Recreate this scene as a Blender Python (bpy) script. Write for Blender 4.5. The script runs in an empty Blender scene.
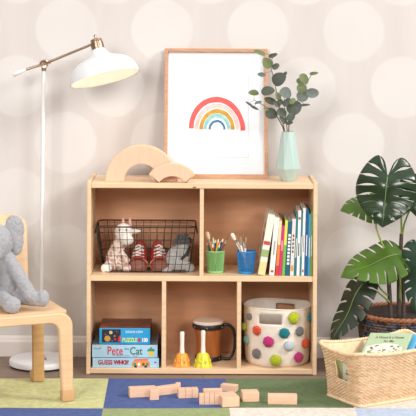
import bpy, bmesh, math, random
from mathutils import Vector, Matrix, noise
random.seed(7)
C = bpy.context.scene.collection
PI = math.pi

# ------------------------------------------------------------------ camera, world, lights
FPX = 1537.0
CAM_D = 6.1
CAM_H = 1.468
ROLL = 0.0052
PX0, PY0 = 205.0, 5.0
cam_d = bpy.data.cameras.new('camera')
cam = bpy.data.objects.new('camera', cam_d); C.objects.link(cam)
cam.location = (0, -CAM_D, CAM_H)
cam.rotation_euler = (Matrix.Rotation(PI/2, 3, 'X') @ Matrix.Rotation(ROLL, 3, 'Z')).to_euler()
cam_d.sensor_width = 36.0; cam_d.sensor_fit = 'HORIZONTAL'
cam_d.lens = FPX / 416.0 * 36.0
cam_d.shift_x = (208 - PX0) / 416.0
cam_d.shift_y = -(208 - PY0) / 416.0
cam_d.clip_end = 60
bpy.context.scene.camera = cam

world = bpy.data.worlds.new('studio_daylight'); bpy.context.scene.world = world
world.use_nodes = True
wn, wl = world.node_tree.nodes, world.node_tree.links
bg = wn['Background']
wtc = wn.new('ShaderNodeTexCoord'); wsp = wn.new('ShaderNodeSeparateXYZ'); wmr = wn.new('ShaderNodeMapRange')
wl.new(wtc.outputs['Generated'], wsp.inputs[0]); wl.new(wsp.outputs[2], wmr.inputs['Value'])
wmr.inputs['From Min'].default_value = 0.0; wmr.inputs['From Max'].default_value = .9
wmr.inputs['To Min'].default_value = .27; wmr.inputs['To Max'].default_value = 1.06
wl.new(wmr.outputs[0], bg.inputs[1])
wcr = wn.new('ShaderNodeValToRGB'); wl.new(wsp.outputs[2], wcr.inputs[0]); wl.new(wcr.outputs[0], bg.inputs[0])
wcr.color_ramp.elements[0].color = (1.0, .80, .66, 1); wcr.color_ramp.elements[1].color = (.96, .98, 1.0, 1)
wcr.color_ramp.elements[0].position = .05; wcr.color_ramp.elements[1].position = .8

def area(name, loc, target, size, power, color=(1, 1, 1)):
    l = bpy.data.lights.new(name, 'AREA'); l.shape = 'RECTANGLE'; l.size = size[0]; l.size_y = size[1]
    l.energy = power; l.color = color
    o = bpy.data.objects.new(name, l); C.objects.link(o); o.location = loc
    o.rotation_euler = (Vector(target) - Vector(loc)).to_track_quat('-Z', 'Y').to_euler()
    return o
sun = bpy.data.lights.new('sun', 'SUN'); sun.energy = .95; sun.angle = math.radians(15); sun.color = (1.0, 0.985, 0.96)
so = bpy.data.objects.new('sun', sun); C.objects.link(so); so.location = (3, -3, 4)
so.rotation_euler = Vector((-0.5, 1.0, -0.42)).to_track_quat('-Z', 'Y').to_euler()
area('window_light', (-1.75, -4.4, 2.35), (-.1, .1, .45), (1.3, 1.2), 105, (1, .995, .985))
area('side_window_light', (4.4, -1.9, 3.7), (-.1, -.2, .2), (1.0, 1.0), 190, (1, .985, .96))

vs = bpy.context.scene.view_settings
vs.view_transform = 'Standard'; vs.look = 'None'; vs.gamma = 1.0; vs.use_curve_mapping = False
vs.exposure = 0.02

# ------------------------------------------------------------------ helpers
def at(px, py, Y):
    """the place at depth Y behind the shelf front that the photograph shows at (px, py)"""
    dx, dy = px - PX0, py - PY0
    x = dx + ROLL * dy; y = dy - ROLL * dx
    d = Y + CAM_D
    return Vector((x * d / FPX, Y, CAM_H - y * d / FPX))

def lin(c):
    return tuple(((v/255)/12.92 if v/255 <= .04045 else ((v/255+.055)/1.055)**2.4) for v in c)

MATS = {}
def mat(name, rgb, rough=.6, var=0.0, scale=30, bump=0.0, bscale=200, metal=0.0, sheen=0.0, stretch=None,
        rgb2=None, trans=0.0, emit=0.0, spec=.5, coat=0.0):
    if name in MATS: return MATS[name]
    m = bpy.data.materials.new(name); m.use_nodes = True; MATS[name] = m
    nt = m.node_tree; b = nt.nodes['Principled BSDF']
    c = lin(rgb)
    b.inputs['Base Color'].default_value = (*c, 1)
    b.inputs['Roughness'].default_value = rough
    b.inputs['Metallic'].default_value = metal
    b.inputs['Specular IOR Level'].default_value = spec
    b.inputs['Sheen Weight'].default_value = sheen
    b.inputs['Coat Weight'].default_value = coat
    tc = nt.nodes.new('ShaderNodeTexCoord'); mp = nt.nodes.new('ShaderNodeMapping')
    nt.links.new(tc.outputs['Object'], mp.inputs[0])
    if stretch: mp.inputs['Scale'].default_value = stretch
    if var or rgb2:
        n = nt.nodes.new('ShaderNodeTexNoise'); n.inputs['Scale'].default_value = scale; n.inputs['Detail'].default_value = 4
        nt.links.new(mp.outputs[0], n.inputs[0])
        r = nt.nodes.new('ShaderNodeValToRGB')
        c2 = lin(rgb2) if rgb2 else tuple(v*(1-var) for v in c)
        c1 = c if rgb2 else tuple(min(1, v*(1+var*.6)) for v in c)
        r.color_ramp.elements[0].position = .35; r.color_ramp.elements[1].position = .65
        r.color_ramp.elements[0].color = (*c2, 1); r.color_ramp.elements[1].color = (*c1, 1)
        nt.links.new(n.outputs[0], r.inputs[0]); nt.links.new(r.outputs[0], b.inputs['Base Color'])
    if bump:
        n2 = nt.nodes.new('ShaderNodeTexNoise'); n2.inputs['Scale'].default_value = bscale; n2.inputs['Detail'].default_value = 3
        nt.links.new(mp.outputs[0], n2.inputs[0])
        bp = nt.nodes.new('ShaderNodeBump'); bp.inputs['Strength'].default_value = bump; bp.inputs['Distance'].default_value = .004
        nt.links.new(n2.outputs[0], bp.inputs['Height']); nt.links.new(bp.outputs[0], b.inputs['Normal'])
    if trans:
        t = nt.nodes.new('ShaderNodeBsdfTranslucent'); t.inputs[0].default_value = (*[min(1, v*1.6) for v in c], 1)
        mx = nt.nodes.new('ShaderNodeMixShader'); mx.inputs[0].default_value = trans
        out = nt.nodes['Material Output']
        nt.links.new(b.outputs[0], mx.inputs[1]); nt.links.new(t.outputs[0], mx.inputs[2]); nt.links.new(mx.outputs[0], out.inputs[0])
    if emit:
        b.inputs['Emission Color'].default_value = (*c, 1); b.inputs['Emission Strength'].default_value = emit
    return m

def finish(bm, smooth=True):
    bmesh.ops.recalc_face_normals(bm, faces=bm.faces)
    if smooth:
        for f in bm.faces: f.smooth = True

def obj(name, bm, m, parent=None, world=True, smooth=False, recalc=True):
    """links the bmesh as one mesh object; world=True means its coordinates are world ones"""
    if recalc: bmesh.ops.recalc_face_normals(bm, faces=bm.faces)
    for f in bm.faces: f.smooth = bool(smooth)
    if world and parent is not None:
        M = parent.matrix_basis.copy(); q = parent.parent
        while q is not None: M = q.matrix_basis @ M; q = q.parent
        bmesh.ops.transform(bm, matrix=M.inverted(), verts=bm.verts)
    me = bpy.data.meshes.new(name); bm.to_mesh(me); bm.free()
    if smooth and isinstance(smooth, (int, float)) and not isinstance(smooth, bool):
        me.set_sharp_from_angle(angle=math.radians(smooth))
    o = bpy.data.objects.new(name, me); C.objects.link(o)
    for x in (m if isinstance(m, (list, tuple)) else [m]): me.materials.append(x)
    if parent is not None: o.parent = parent
    return o

def tag(o, label=None, cat=None, group=None, kind=None):
    if label: o['label'] = label
    if cat: o['category'] = cat
    if group: o['group'] = group
    if kind: o['kind'] = kind
    return o

def thing(name, label, cat, loc, rotz=0, group=None):
    o = bpy.data.objects.new(name, None); C.objects.link(o)
    o.empty_display_size = .05
    o.location = loc; o.rotation_euler = (0, 0, rotz)
    tag(o, label, cat, group); o.matrix_basis = Matrix.LocRotScale(Vector(loc), o.rotation_euler, None)
    return o

def B(): return bmesh.new()

def box(bm, c, s, rot=None, bev=0.0, mi=0, seg=2):
    M = Matrix.Translation(Vector(c)) @ (rot.to_4x4() if rot is not None else Matrix.Identity(4)) @ Matrix.Diagonal((*s, 1))
    r = bmesh.ops.create_cube(bm, size=1.0, matrix=M)
    vs_ = r['verts']; fs = set(f for v in vs_ for f in v.link_faces)
    for f in fs: f.material_index = mi
    if bev:
        es = list(set(e for v in vs_ for e in v.link_edges))
        rr = bmesh.ops.bevel(bm, geom=es, offset=bev, segments=seg, affect='EDGES', profile=.5)
        for f in rr['faces']: f.material_index = mi
    return bm

def bx(bm, x0, x1, y0, y1, z0, z1, bev=0.0, mi=0):
    return box(bm, ((x0+x1)/2, (y0+y1)/2, (z0+z1)/2), (abs(x1-x0), abs(y1-y0), abs(z1-z0)), None, bev, mi)

def lathe(bm, prof, seg=48, M=None, mi=0, sx=1.0, sy=1.0, cap=True):
    rings = []
    for r, z in prof:
        if r < 1e-6: rings.append([bm.verts.new((0, 0, z))])
        else: rings.append([bm.verts.new((sx*r*math.cos(2*PI*i/seg), sy*r*math.sin(2*PI*i/seg), z)) for i in range(seg)])
    vs_ = [v for r in rings for v in r]
    for a, b in zip(rings, rings[1:]):
        for i in range(seg):
            j = (i+1) % seg
            if len(a) == 1 and len(b) == 1: continue
            if len(a) == 1: f = bm.faces.new((a[0], b[i], b[j]))
            elif len(b) == 1: f = bm.faces.new((a[i], a[j], b[0]))
            else: f = bm.faces.new((a[i], a[j], b[j], b[i]))
            f.material_index = mi
    if M is not None: bmesh.ops.transform(bm, matrix=M, verts=vs_)
    return vs_

def tube(bm, pts, rad, seg=8, closed=False, mi=0, caps=True):
    pts = [Vector(p) for p in pts]; n = len(pts)
    rad = rad if isinstance(rad, (list, tuple)) else [rad]*n
    rings = []; up = None
    for i in range(n):
        if closed: t = pts[(i+1) % n] - pts[i-1]
        else: t = pts[min(i+1, n-1)] - pts[max(i-1, 0)]
        t.normalize()
        if up is None:
            up = Vector((0, 0, 1)) if abs(t.z) < .9 else Vector((0, 1, 0))
        a = t.cross(up)
        if a.length < 1e-4: a = t.orthogonal()
        a.normalize(); up = a.cross(t).normalized()
        rings.append([bm.verts.new(pts[i] + rad[i]*(math.cos(2*PI*k/seg)*a + math.sin(2*PI*k/seg)*up)) for k in range(seg)])
    rng = range(n) if closed else range(n-1)
    for i in rng:
        A, D = rings[i], rings[(i+1) % n]
        for k in range(seg):
            f = bm.faces.new((A[k], A[(k+1) % seg], D[(k+1) % seg], D[k])); f.material_index = mi
    if not closed and caps:
        f = bm.faces.new(rings[0]); f.material_index = mi
        f = bm.faces.new(rings[-1]); f.material_index = mi
    return bm

def smooth_path(pts, n=8, closed=False):
    P = [Vector(p) for p in pts]; out = []; m = len(P)
    rng = range(m) if closed else range(m-1)
    for i in rng:
        p1, p2 = P[i], P[(i+1) % m]
        p0 = P[i-1] if (closed or i > 0) else 2*p1 - p2
        p3 = P[(i+2) % m] if (closed or i+2 < m) else 2*p2 - p1
        for k in range(n):
            t = k/n
            out.append(.5*((2*p1) + (p2-p0)*t + (2*p0-5*p1+4*p2-p3)*t*t + (-p0+3*p1-3*p2+p3)*t**3))
    if not closed: out.append(P[-1])
    return out

def prism(bm, poly, M, depth, mi=0):
    """polygon in local xy, extruded along local +z by depth"""
    a = [bm.verts.new(M @ Vector((x, y, 0))) for x, y in poly]
    b = [bm.verts.new(M @ Vector((x, y, depth))) for x, y in poly]
    n = len(poly)
    fs = [bm.faces.new(a), bm.faces.new(b)]
    for i in range(n): fs.append(bm.faces.new((a[i], a[(i+1) % n], b[(i+1) % n], b[i])))
    for f in fs: f.material_index = mi
    return bm

def fr(o, x, y):
    x = Vector(x).normalized(); y = (Vector(y) - Vector(y).dot(x)*x).normalized(); z = x.cross(y)
    M = Matrix((( x[0], y[0], z[0], o[0]), (x[1], y[1], z[1], o[1]), (x[2], y[2], z[2], o[2]), (0, 0, 0, 1)))
    return M

def ball(bm, c, r, sub=3, rot=None, mi=0):
    r = r if isinstance(r, (tuple, list)) else (r, r, r)
    M = Matrix.Translation(Vector(c)) @ (rot.to_4x4() if rot is not None else Matrix.Identity(4)) @ Matrix.Diagonal((*r, 1))
    q = bmesh.ops.create_icosphere(bm, subdivisions=sub, radius=1.0, matrix=M)
    for v in q['verts']:
        for f in v.link_faces: f.material_index = mi
    return q['verts']

def limb(bm, p, q, r0, r1, n=9, sub=2):
    p, q = Vector(p), Vector(q)
    for i in range(n):
        t = i/(n-1); ball(bm, p.lerp(q, t), r0 + (r1-r0)*t, sub)

def fuse(o, voxel, it=4, fac=.5):
    m = o.modifiers.new('remesh', 'REMESH'); m.mode = 'VOXEL'; m.voxel_size = voxel; m.use_smooth_shade = True
    s = o.modifiers.new('smooth', 'SMOOTH'); s.iterations = it; s.factor = fac
    return o

FT = bpy.data.textures.new('fur_clouds', 'CLOUDS'); FT.noise_scale = .009; FT.noise_depth = 1
def fuzz(o, k=.006):
    d = o.modifiers.new('fur', 'DISPLACE'); d.texture = FT; d.strength = k; d.mid_level = .5; d.texture_coords = 'LOCAL'

def text(name, s, center, xdir, ydir, height, width, m, parent, ext=.0004, bold=0.0, label=None):
    cu = bpy.data.curves.new('txt', 'FONT'); cu.body = s; cu.extrude = 0; cu.offset = bold; cu.resolution_u = 3
    o = bpy.data.objects.new('txt', cu); C.objects.link(o)
    dg = bpy.context.evaluated_depsgraph_get(); dg.update()
    me = bpy.data.meshes.new_from_object(o.evaluated_get(dg))
    bpy.data.objects.remove(o); bpy.data.curves.remove(cu)
    bm = B(); bm.from_mesh(me); bpy.data.meshes.remove(me)
    xs = [v.co.x for v in bm.verts]; ys = [v.co.y for v in bm.verts]
    sx = width/(max(xs)-min(xs)); sy = height/(max(ys)-min(ys))
    cx, cy = (max(xs)+min(xs))/2, (max(ys)+min(ys))/2
    M = fr(center, xdir, ydir)
    for v in bm.verts: v.co = M @ Vector(((v.co.x-cx)*sx, (v.co.y-cy)*sy, ext))
    o = obj(name, bm, m, parent, recalc=False)
    if label: o['label'] = label
    return o

def decal(bm, poly, M, mi=0, lift=.0003):
    vs_ = [bm.verts.new(M @ Vector((x, y, lift))) for x, y in poly]
    f = bm.faces.new(vs_); f.material_index = mi
    return f
def ngon(cx, cy, rx, ry=None, n=16, a0=0):
    ry = ry or rx
    return [(cx+rx*math.cos(a0+2*PI*i/n), cy+ry*math.sin(a0+2*PI*i/n)) for i in range(n)]
def rect(x0, x1, y0, y1): return [(x0, y0), (x1, y0), (x1, y1), (x0, y1)]

X3, Y3, Z3 = Vector((1, 0, 0)), Vector((0, 1, 0)), Vector((0, 0, 1))

# ------------------------------------------------------------------ setting
WALL_Y = .318
def wall_material():
    m = bpy.data.materials.new('dotted_wallpaper'); m.use_nodes = True; nt = m.node_tree; b = nt.nodes['Principled BSDF']
    b.inputs['Roughness'].default_value = .85; b.inputs['Specular IOR Level'].default_value = .2
    N, L = nt.nodes, nt.links
    tc = N.new('ShaderNodeTexCoord'); sep = N.new('ShaderNodeSeparateXYZ')
    nz = N.new('ShaderNodeTexNoise'); nz.inputs['Scale'].default_value = 14; nz.inputs['Detail'].default_value = 3
    L.new(tc.outputs['Object'], nz.inputs[0])
    L.new(tc.outputs['Object'], sep.inputs[0])
    def mth(op, a, b_=None, c_=None):
        n = N.new('ShaderNodeMath'); n.operation = op
        for i, v in enumerate((a, b_, c_)):
            if v is None: continue
            if isinstance(v, (int, float)): n.inputs[i].default_value = v
            else: L.new(v, n.inputs[i])
        return n.outputs[0]
    SX, SZ = .4005, .4716
    def lattice(x0, z0):
        u = mth('PINGPONG', mth('ADD', sep.outputs[0], -x0 + 40*SX), SX/2)
        v = mth('PINGPONG', mth('ADD', sep.outputs[2], -z0 + 40*SZ), SZ/2)
        d = mth('SQRT', mth('ADD', mth('MULTIPLY', u, u), mth('MULTIPLY', v, v)))
        d = mth('ADD', d, mth('MULTIPLY', mth('SUBTRACT', nz.outputs[0], .5), .012))
        return mth('SMOOTHSTEP', d, 0, 1) if False else d
    p1 = at(258, 30.5, WALL_Y); p2 = at(305, 87.2, WALL_Y)
    d = mth('MINIMUM', lattice(p1.x, p1.z), lattice(p2.x, p2.z))
    mr = N.new('ShaderNodeMapRange'); mr.interpolation_type = 'SMOOTHSTEP'
    mr.inputs['From Min'].default_value = .135; mr.inputs['From Max'].default_value = .121
    mr.inputs['To Min'].default_value = 0; mr.inputs['To Max'].default_value = 1
    L.new(d, mr.inputs['Value'])
    n2 = N.new('ShaderNodeTexNoise'); n2.inputs['Scale'].default_value = 3.0
    mp = N.new('ShaderNodeMapping'); mp.inputs['Scale'].default_value = (4, 1, .5)
    L.new(tc.outputs['Object'], mp.inputs[0]); L.new(mp.outputs[0], n2.inputs[0])
    r = N.new('ShaderNodeValToRGB')
    r.color_ramp.elements[0].color = (*lin((207, 200, 196)), 1); r.color_ramp.elements[1].color = (*lin((212, 206, 202)), 1)
    r.color_ramp.elements[0].position = .3; r.color_ramp.elements[1].position = .7
    L.new(n2.outputs[0], r.inputs[0])
    mix = N.new('ShaderNodeMix'); mix.data_type = 'RGBA'
    n3 = N.new('ShaderNodeTexNoise'); n3.inputs['Scale'].default_value = 3.3; n3.inputs['Detail'].default_value = 1
    L.new(tc.outputs['Object'], n3.inputs[0])
    L.new(mth('MULTIPLY', mr.outputs[0], mth('ADD', mth('MULTIPLY', n3.outputs[0], 1.0), .3)), mix.inputs['Factor'])
    L.new(r.outputs[0], mix.inputs['A']); mix.inputs['B'].default_value = (*lin((218, 214, 211)), 1)
    L.new(mix.outputs['Result'], b.inputs['Base Color'])
    return m

bm = B(); bx(bm, -4, 4, WALL_Y, WALL_Y+.1, -.1, 2.8); tag(obj('wall_back', bm, wall_material()), kind='structure')

def floor_material():
    m = bpy.data.materials.new('brown_floorboards'); m.use_nodes = True; nt = m.node_tree; b = nt.nodes['Principled BSDF']
    N, L = nt.nodes, nt.links
    b.inputs['Roughness'].default_value = .45
    tc = N.new('ShaderNodeTexCoord'); br = N.new('ShaderNodeTexBrick')
    br.inputs['Scale'].default_value = 1; br.inputs['Brick Width'].default_value = 1.4; br.inputs['Row Height'].default_value = .13
    br.inputs['Mortar Size'].default_value = .002
    br.inputs['Color1'].default_value = (*lin((142, 118, 102)), 1); br.inputs['Color2'].default_value = (*lin((132, 108, 92)), 1)
    br.inputs['Mortar'].default_value = (*lin((84, 66, 54)), 1)
    L.new(tc.outputs['Object'], br.inputs[0])
    mp = N.new('ShaderNodeMapping'); mp.inputs['Scale'].default_value = (3, 40, 1)
    nz = N.new('ShaderNodeTexNoise'); nz.inputs['Scale'].default_value = 2; nz.inputs['Detail'].default_value = 5
    L.new(tc.outputs['Object'], mp.inputs[0]); L.new(mp.outputs[0], nz.inputs[0])
    mix = N.new('ShaderNodeMix'); mix.data_type = 'RGBA'; mix.blend_type = 'MULTIPLY'; mix.inputs['Factor'].default_value = .35
    L.new(br.outputs[0], mix.inputs['A']); L.new(nz.outputs[0], mix.inputs['B'])
    L.new(mix.outputs['Result'], b.inputs['Base Color'])
    return m
bm = B(); bx(bm, -4, 4, -7, WALL_Y+.1, -.1, 0); tag(obj('floor', bm, floor_material()), kind='structure')

M_white = mat('white_gloss_paint', (232, 232, 233), .4)
bm = B()
poly = [(0, 0), (.016, 0), (.016, .06), (.011, .068), (.009, .076), (.004, .082), (0, .084)]
prism(bm, poly, fr((-4, WALL_Y, 0), (0, -1, 0), (0, 0, 1)), 8.0)
bmesh.ops.transform(bm, matrix=Matrix.Identity(4), verts=bm.verts)
xs = [v.co.x for v in bm.verts]
if min(xs) < -5: bmesh.ops.translate(bm, vec=(8, 0, 0), verts=bm.verts)
tag(obj('baseboard_back', bm, mat('baseboard_paint', (232, 224, 218), .5)), kind='structure')

# ------------------------------------------------------------------ rug
def build_rug():
    rug = thing('rug', 'checkered play rug with lime, blue, green and cream squares on brown floor', 'rug', (-.1, -.7, 0), math.radians(1.0))
    cols = dict(lime=(212, 211, 152), blue=(82, 100, 154), green=(112, 130, 90), cream=(236, 224, 212), sky=(190, 205, 226), olive=(160, 172, 120))
    ms = {k: mat('rug_'+k, v, .95, var=.13, scale=60, bump=.8, bscale=700, sheen=.05, spec=.1) for k, v in cols.items()}
    pat = [['cream', 'lime', 'blue', 'green', 'cream', 'sky', 'lime'], ['lime', 'blue', 'olive', 'cream', 'sky', 'green', 'blue'],
           ['green', 'cream', 'sky', 'lime', 'blue', 'olive', 'cream'], ['blue', 'olive', 'lime', 'sky', 'cream', 'green', 'lime']]
    xb = [-1.26, -.81, -.358, .0985, .551, 1.005, 1.46, 1.9]; yb = [-.098, -.538, -.98, -1.42, -1.86]
    order = list(cols); bm = B()
    mid = Vector((-.1, -.7, 0))
    R = Matrix.Rotation(math.radians(1.0), 4, 'Z')
    for r in range(4):
        for c in range(7):
            mi = order.index(pat[r][c]); N = 6
            g = [[bm.verts.new((xb[c]+(xb[c+1]-xb[c])*i/N + .1, yb[r]+(yb[r+1]-yb[r])*j/N + .7 + (.006*math.sin(5*(xb[c]+(xb[c+1]-xb[c])*i/N)) if 0 < r+j else 0), .009)) for j in range(N+1)] for i in range(N+1)]
            for i in range(N):
                for j in range(N):
                    f = bm.faces.new((g[i][j], g[i+1][j], g[i+1][j+1], g[i][j+1])); f.material_index = mi
    bmesh.ops.remove_doubles(bm, verts=bm.verts, dist=.0005)
    be = [e for e in bm.edges if e.is_boundary]
    ex = bmesh.ops.extrude_edge_only(bm, edges=be)
    for v in [g for g in ex['geom'] if isinstance(g, bmesh.types.BMVert)]: v.co.z = .0005
    obj('pile', bm, [ms[k] for k in order], rug, world=False)
build_rug()

# ------------------------------------------------------------------ shelf
M_maple = mat('maple_plywood', (230, 197, 160), .45, var=.08, scale=9, stretch=(1, 1, 9), spec=.4)
M_mapleh = mat('maple_plywood_horizontal', (230, 197, 160), .45, var=.08, scale=9, stretch=(.6, 9, 9), spec=.4)
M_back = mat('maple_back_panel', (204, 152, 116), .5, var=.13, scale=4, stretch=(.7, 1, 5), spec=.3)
SX0, SX1 = -.4645, .4505
SD = .285
def build_shelf():
    s = thing('storage_shelf', 'maple five-cubby storage shelf standing against the dotted wall', 'shelf', ((SX0+SX1)/2, SD/2, 0))
    z0, z1 = .0, .7635
    for a in (SX0, SX1-.0165):
        bm = B(); bx(bm, a, a+.0165, 0, SD, z0, z1+.003, .003); obj('side_panel', bm, M_maple, s)
    xi0, xi1 = SX0+.0165, SX1-.0165
    bm = B(); bx(bm, xi0, xi1, 0, SD, .739, .7605, .003); obj('top_panel', bm, M_mapleh, s)
    bm = B(); bx(bm, xi0, xi1, .003, SD-.006, .370, .3915, .002); obj('shelf_board', bm, M_mapleh, s)
    bm = B(); bx(bm, xi0, xi1, .001, SD-.006, .003, .024, .002); obj('bottom_board', bm, M_mapleh, s)
    bm = B(); bx(bm, -.0165, -.0005, .004, SD-.006, .3915, .739, .001); obj('divider', bm, M_maple, s)
    bm = B(); bx(bm, -.1655, -.149, .004, SD-.006, .024, .370, .001); obj('divider', bm, M_maple, s)
    bm = B(); bx(bm, .1335, .15, .004, SD-.006, .024, .370, .001); obj('divider', bm, M_maple, s)
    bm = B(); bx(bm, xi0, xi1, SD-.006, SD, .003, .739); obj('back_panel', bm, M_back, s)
    bm = B(); p = at(194.5, 187.3, 0)
    lathe(bm, [(0, 0), (.006, 0), (.006, .0012), (0, .0012)], 16, fr((p.x, .0006, p.z), (1, 0, 0), (0, 0, 1)) @ Matrix.Diagonal((1.3, .5, 1, 1)))
    obj('dowel_cap', bm, mat('dark_wood_plug', (128, 98, 66), .6), s)
build_shelf()
ZT, ZM, ZB = .7605, .3915, .024

# ------------------------------------------------------------------ floor lamp
def build_lamp():
    Y = .15
    c = at(40.5, 366, Y); base = Vector((c.x, Y, 0))
    L = thing('floor_lamp', 'white task floor lamp with brass swing arm behind the chair', 'lamp', base)
    bm = B(); lathe(bm, [(0, .004), (.118, .004), (.126, .008), (.127, .022), (.123, .028), (.03, .034), (0, .034)], 64, Matrix.Translation(base))
    obj('base', bm, M_white, L, smooth=40)
    bm = B(); lathe(bm, [(0, 0), (.122, 0), (.122, .004), (0, .004)], 64, Matrix.Translation(base)); obj('base_pad', bm, mat('black_rubber', (30, 28, 28), .8), L)
    brass = mat('aged_brass', (158, 134, 114), .3, metal=.85)
    top = at(43.5, 70, Y); top.y = Y
    pb = base + Vector((0, 0, .03))
    bm = B(); tube(bm, [pb, pb.lerp(top, .5), top], .0082, 16); obj('pole', bm, M_white, L, smooth=40)
    bm = B(); lathe(bm, [(0, 0), (.016, 0), (.016, .012), (.011, .02), (0, .02)], 20, Matrix.Translation(pb)); obj('pole_collar', bm, brass, L, smooth=40)
    el = at(44, 64, Y)
    bm = B()
    lathe(bm, [(0, -.02), (.010, -.02), (.010, .012), (.006, .016), (0, .016)], 20, Matrix.Translation(el - Vector((0, 0, .008))))
    ax = Matrix.Translation(el) @ Matrix.Rotation(PI/2, 4, 'X')
    lathe(bm, [(0, -.02), (.016, -.024), (.0175, -.014), (.0175, .014), (.016, .024), (0, .02)], 20, ax)
    tube(bm, [el + Vector((0, -.02, 0)), el + Vector((0, -.03, 0))], .005, 12)
    box(bm, el + Vector((.018, -.016, .010)), (.022, .010, .016), None, .002)
    obj('arm_joint', bm, brass, L, smooth=40)
    h0 = at(12.5, 75, Y); h1 = at(26, 69.5, Y); hd = at(94, 43.5, Y-.04)
    bm = B(); tube(bm, [h1, el, hd], .0052, 12); obj('arm', bm, brass, L, smooth=40)
    bm = B(); tube(bm, [h0, h0.lerp(h1, .1), h0.lerp(h1, .6), h1], [.006, .0105, .0085, .0062], 14); obj('arm_handle', bm, M_white, L, smooth=50)
    # head: axis from socket top towards the opening, tipped to the camera
    S = at(97, 44, Y-.04); rc = at(105, 78, Y-.070)
    a = (rc - S).normalized(); a = Vector((a.x, a.y, a.z)).normalized()
    M = fr(S, Vector((1, 0, 0)) - a*a.x, (a.cross(Vector((1, 0, 0)))))
    if (M.to_3x3() @ Z3).dot(a) < 0:
        M = fr(S, Vector((1, 0, 0)) - a*a.x, -(a.cross(Vector((1, 0, 0)))))
    bm = B(); lathe(bm, [(0, -.022), (.012, -.022), (.023, -.019), (.024, -.008), (.0265, -.006), (.0265, .026), (.022, .03), (0, .03)], 28, M); obj('socket', bm, brass, L, smooth=40)
    bm = B(); lathe(bm, [(0, -.04), (.005, -.039), (.006, -.033), (.004, -.022), (0, -.022)], 14, M); obj('switch_knob', bm, brass, L, smooth=40)
    prof = [(.026, .022), (.029, .028), (.035, .040), (.047, .051), (.072, .062), (.101, .075), (.122, .092), (.134, .112), (.140, .132), (.1425, .146)]
    pp = [(p.x, p.y) for p in smooth_path([(r, z, 0) for r, z in prof], 4)]
    inner = [(r-.0035, z+.001) for r, z in reversed(pp)]; inner[0] = (.1405, .146)
    bm = B()
    vs1 = lathe(bm, pp + inner, 72, M)
    n = len(pp)
    for i, f in enumerate(bm.faces): f.material_index = 0 if i < n*72 else 1
    obj('lamp_shade', bm, [mat('shade_white', (232, 233, 235), .35), mat('shade_lining', (250, 246, 238), .6)], L, smooth=50)
    bm = B(); q = M @ Vector((0, 0, .078)); ball(bm, q, .022, 3); tube(bm, [M @ Vector((0, 0, .03)), M @ Vector((0, 0, .07))], .014, 16)
    obj('bulb', bm, mat('warm_bulb', (255, 242, 222), .3, emit=13.0), L, smooth=True)
    sw = at(47.5, 358.5, .13)
    bm = B(); box(bm, (sw.x-.012, .11, .0355), (.022, .014, .006), None, .002); obj('foot_switch', bm, brass, L)
build_lamp()

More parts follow.
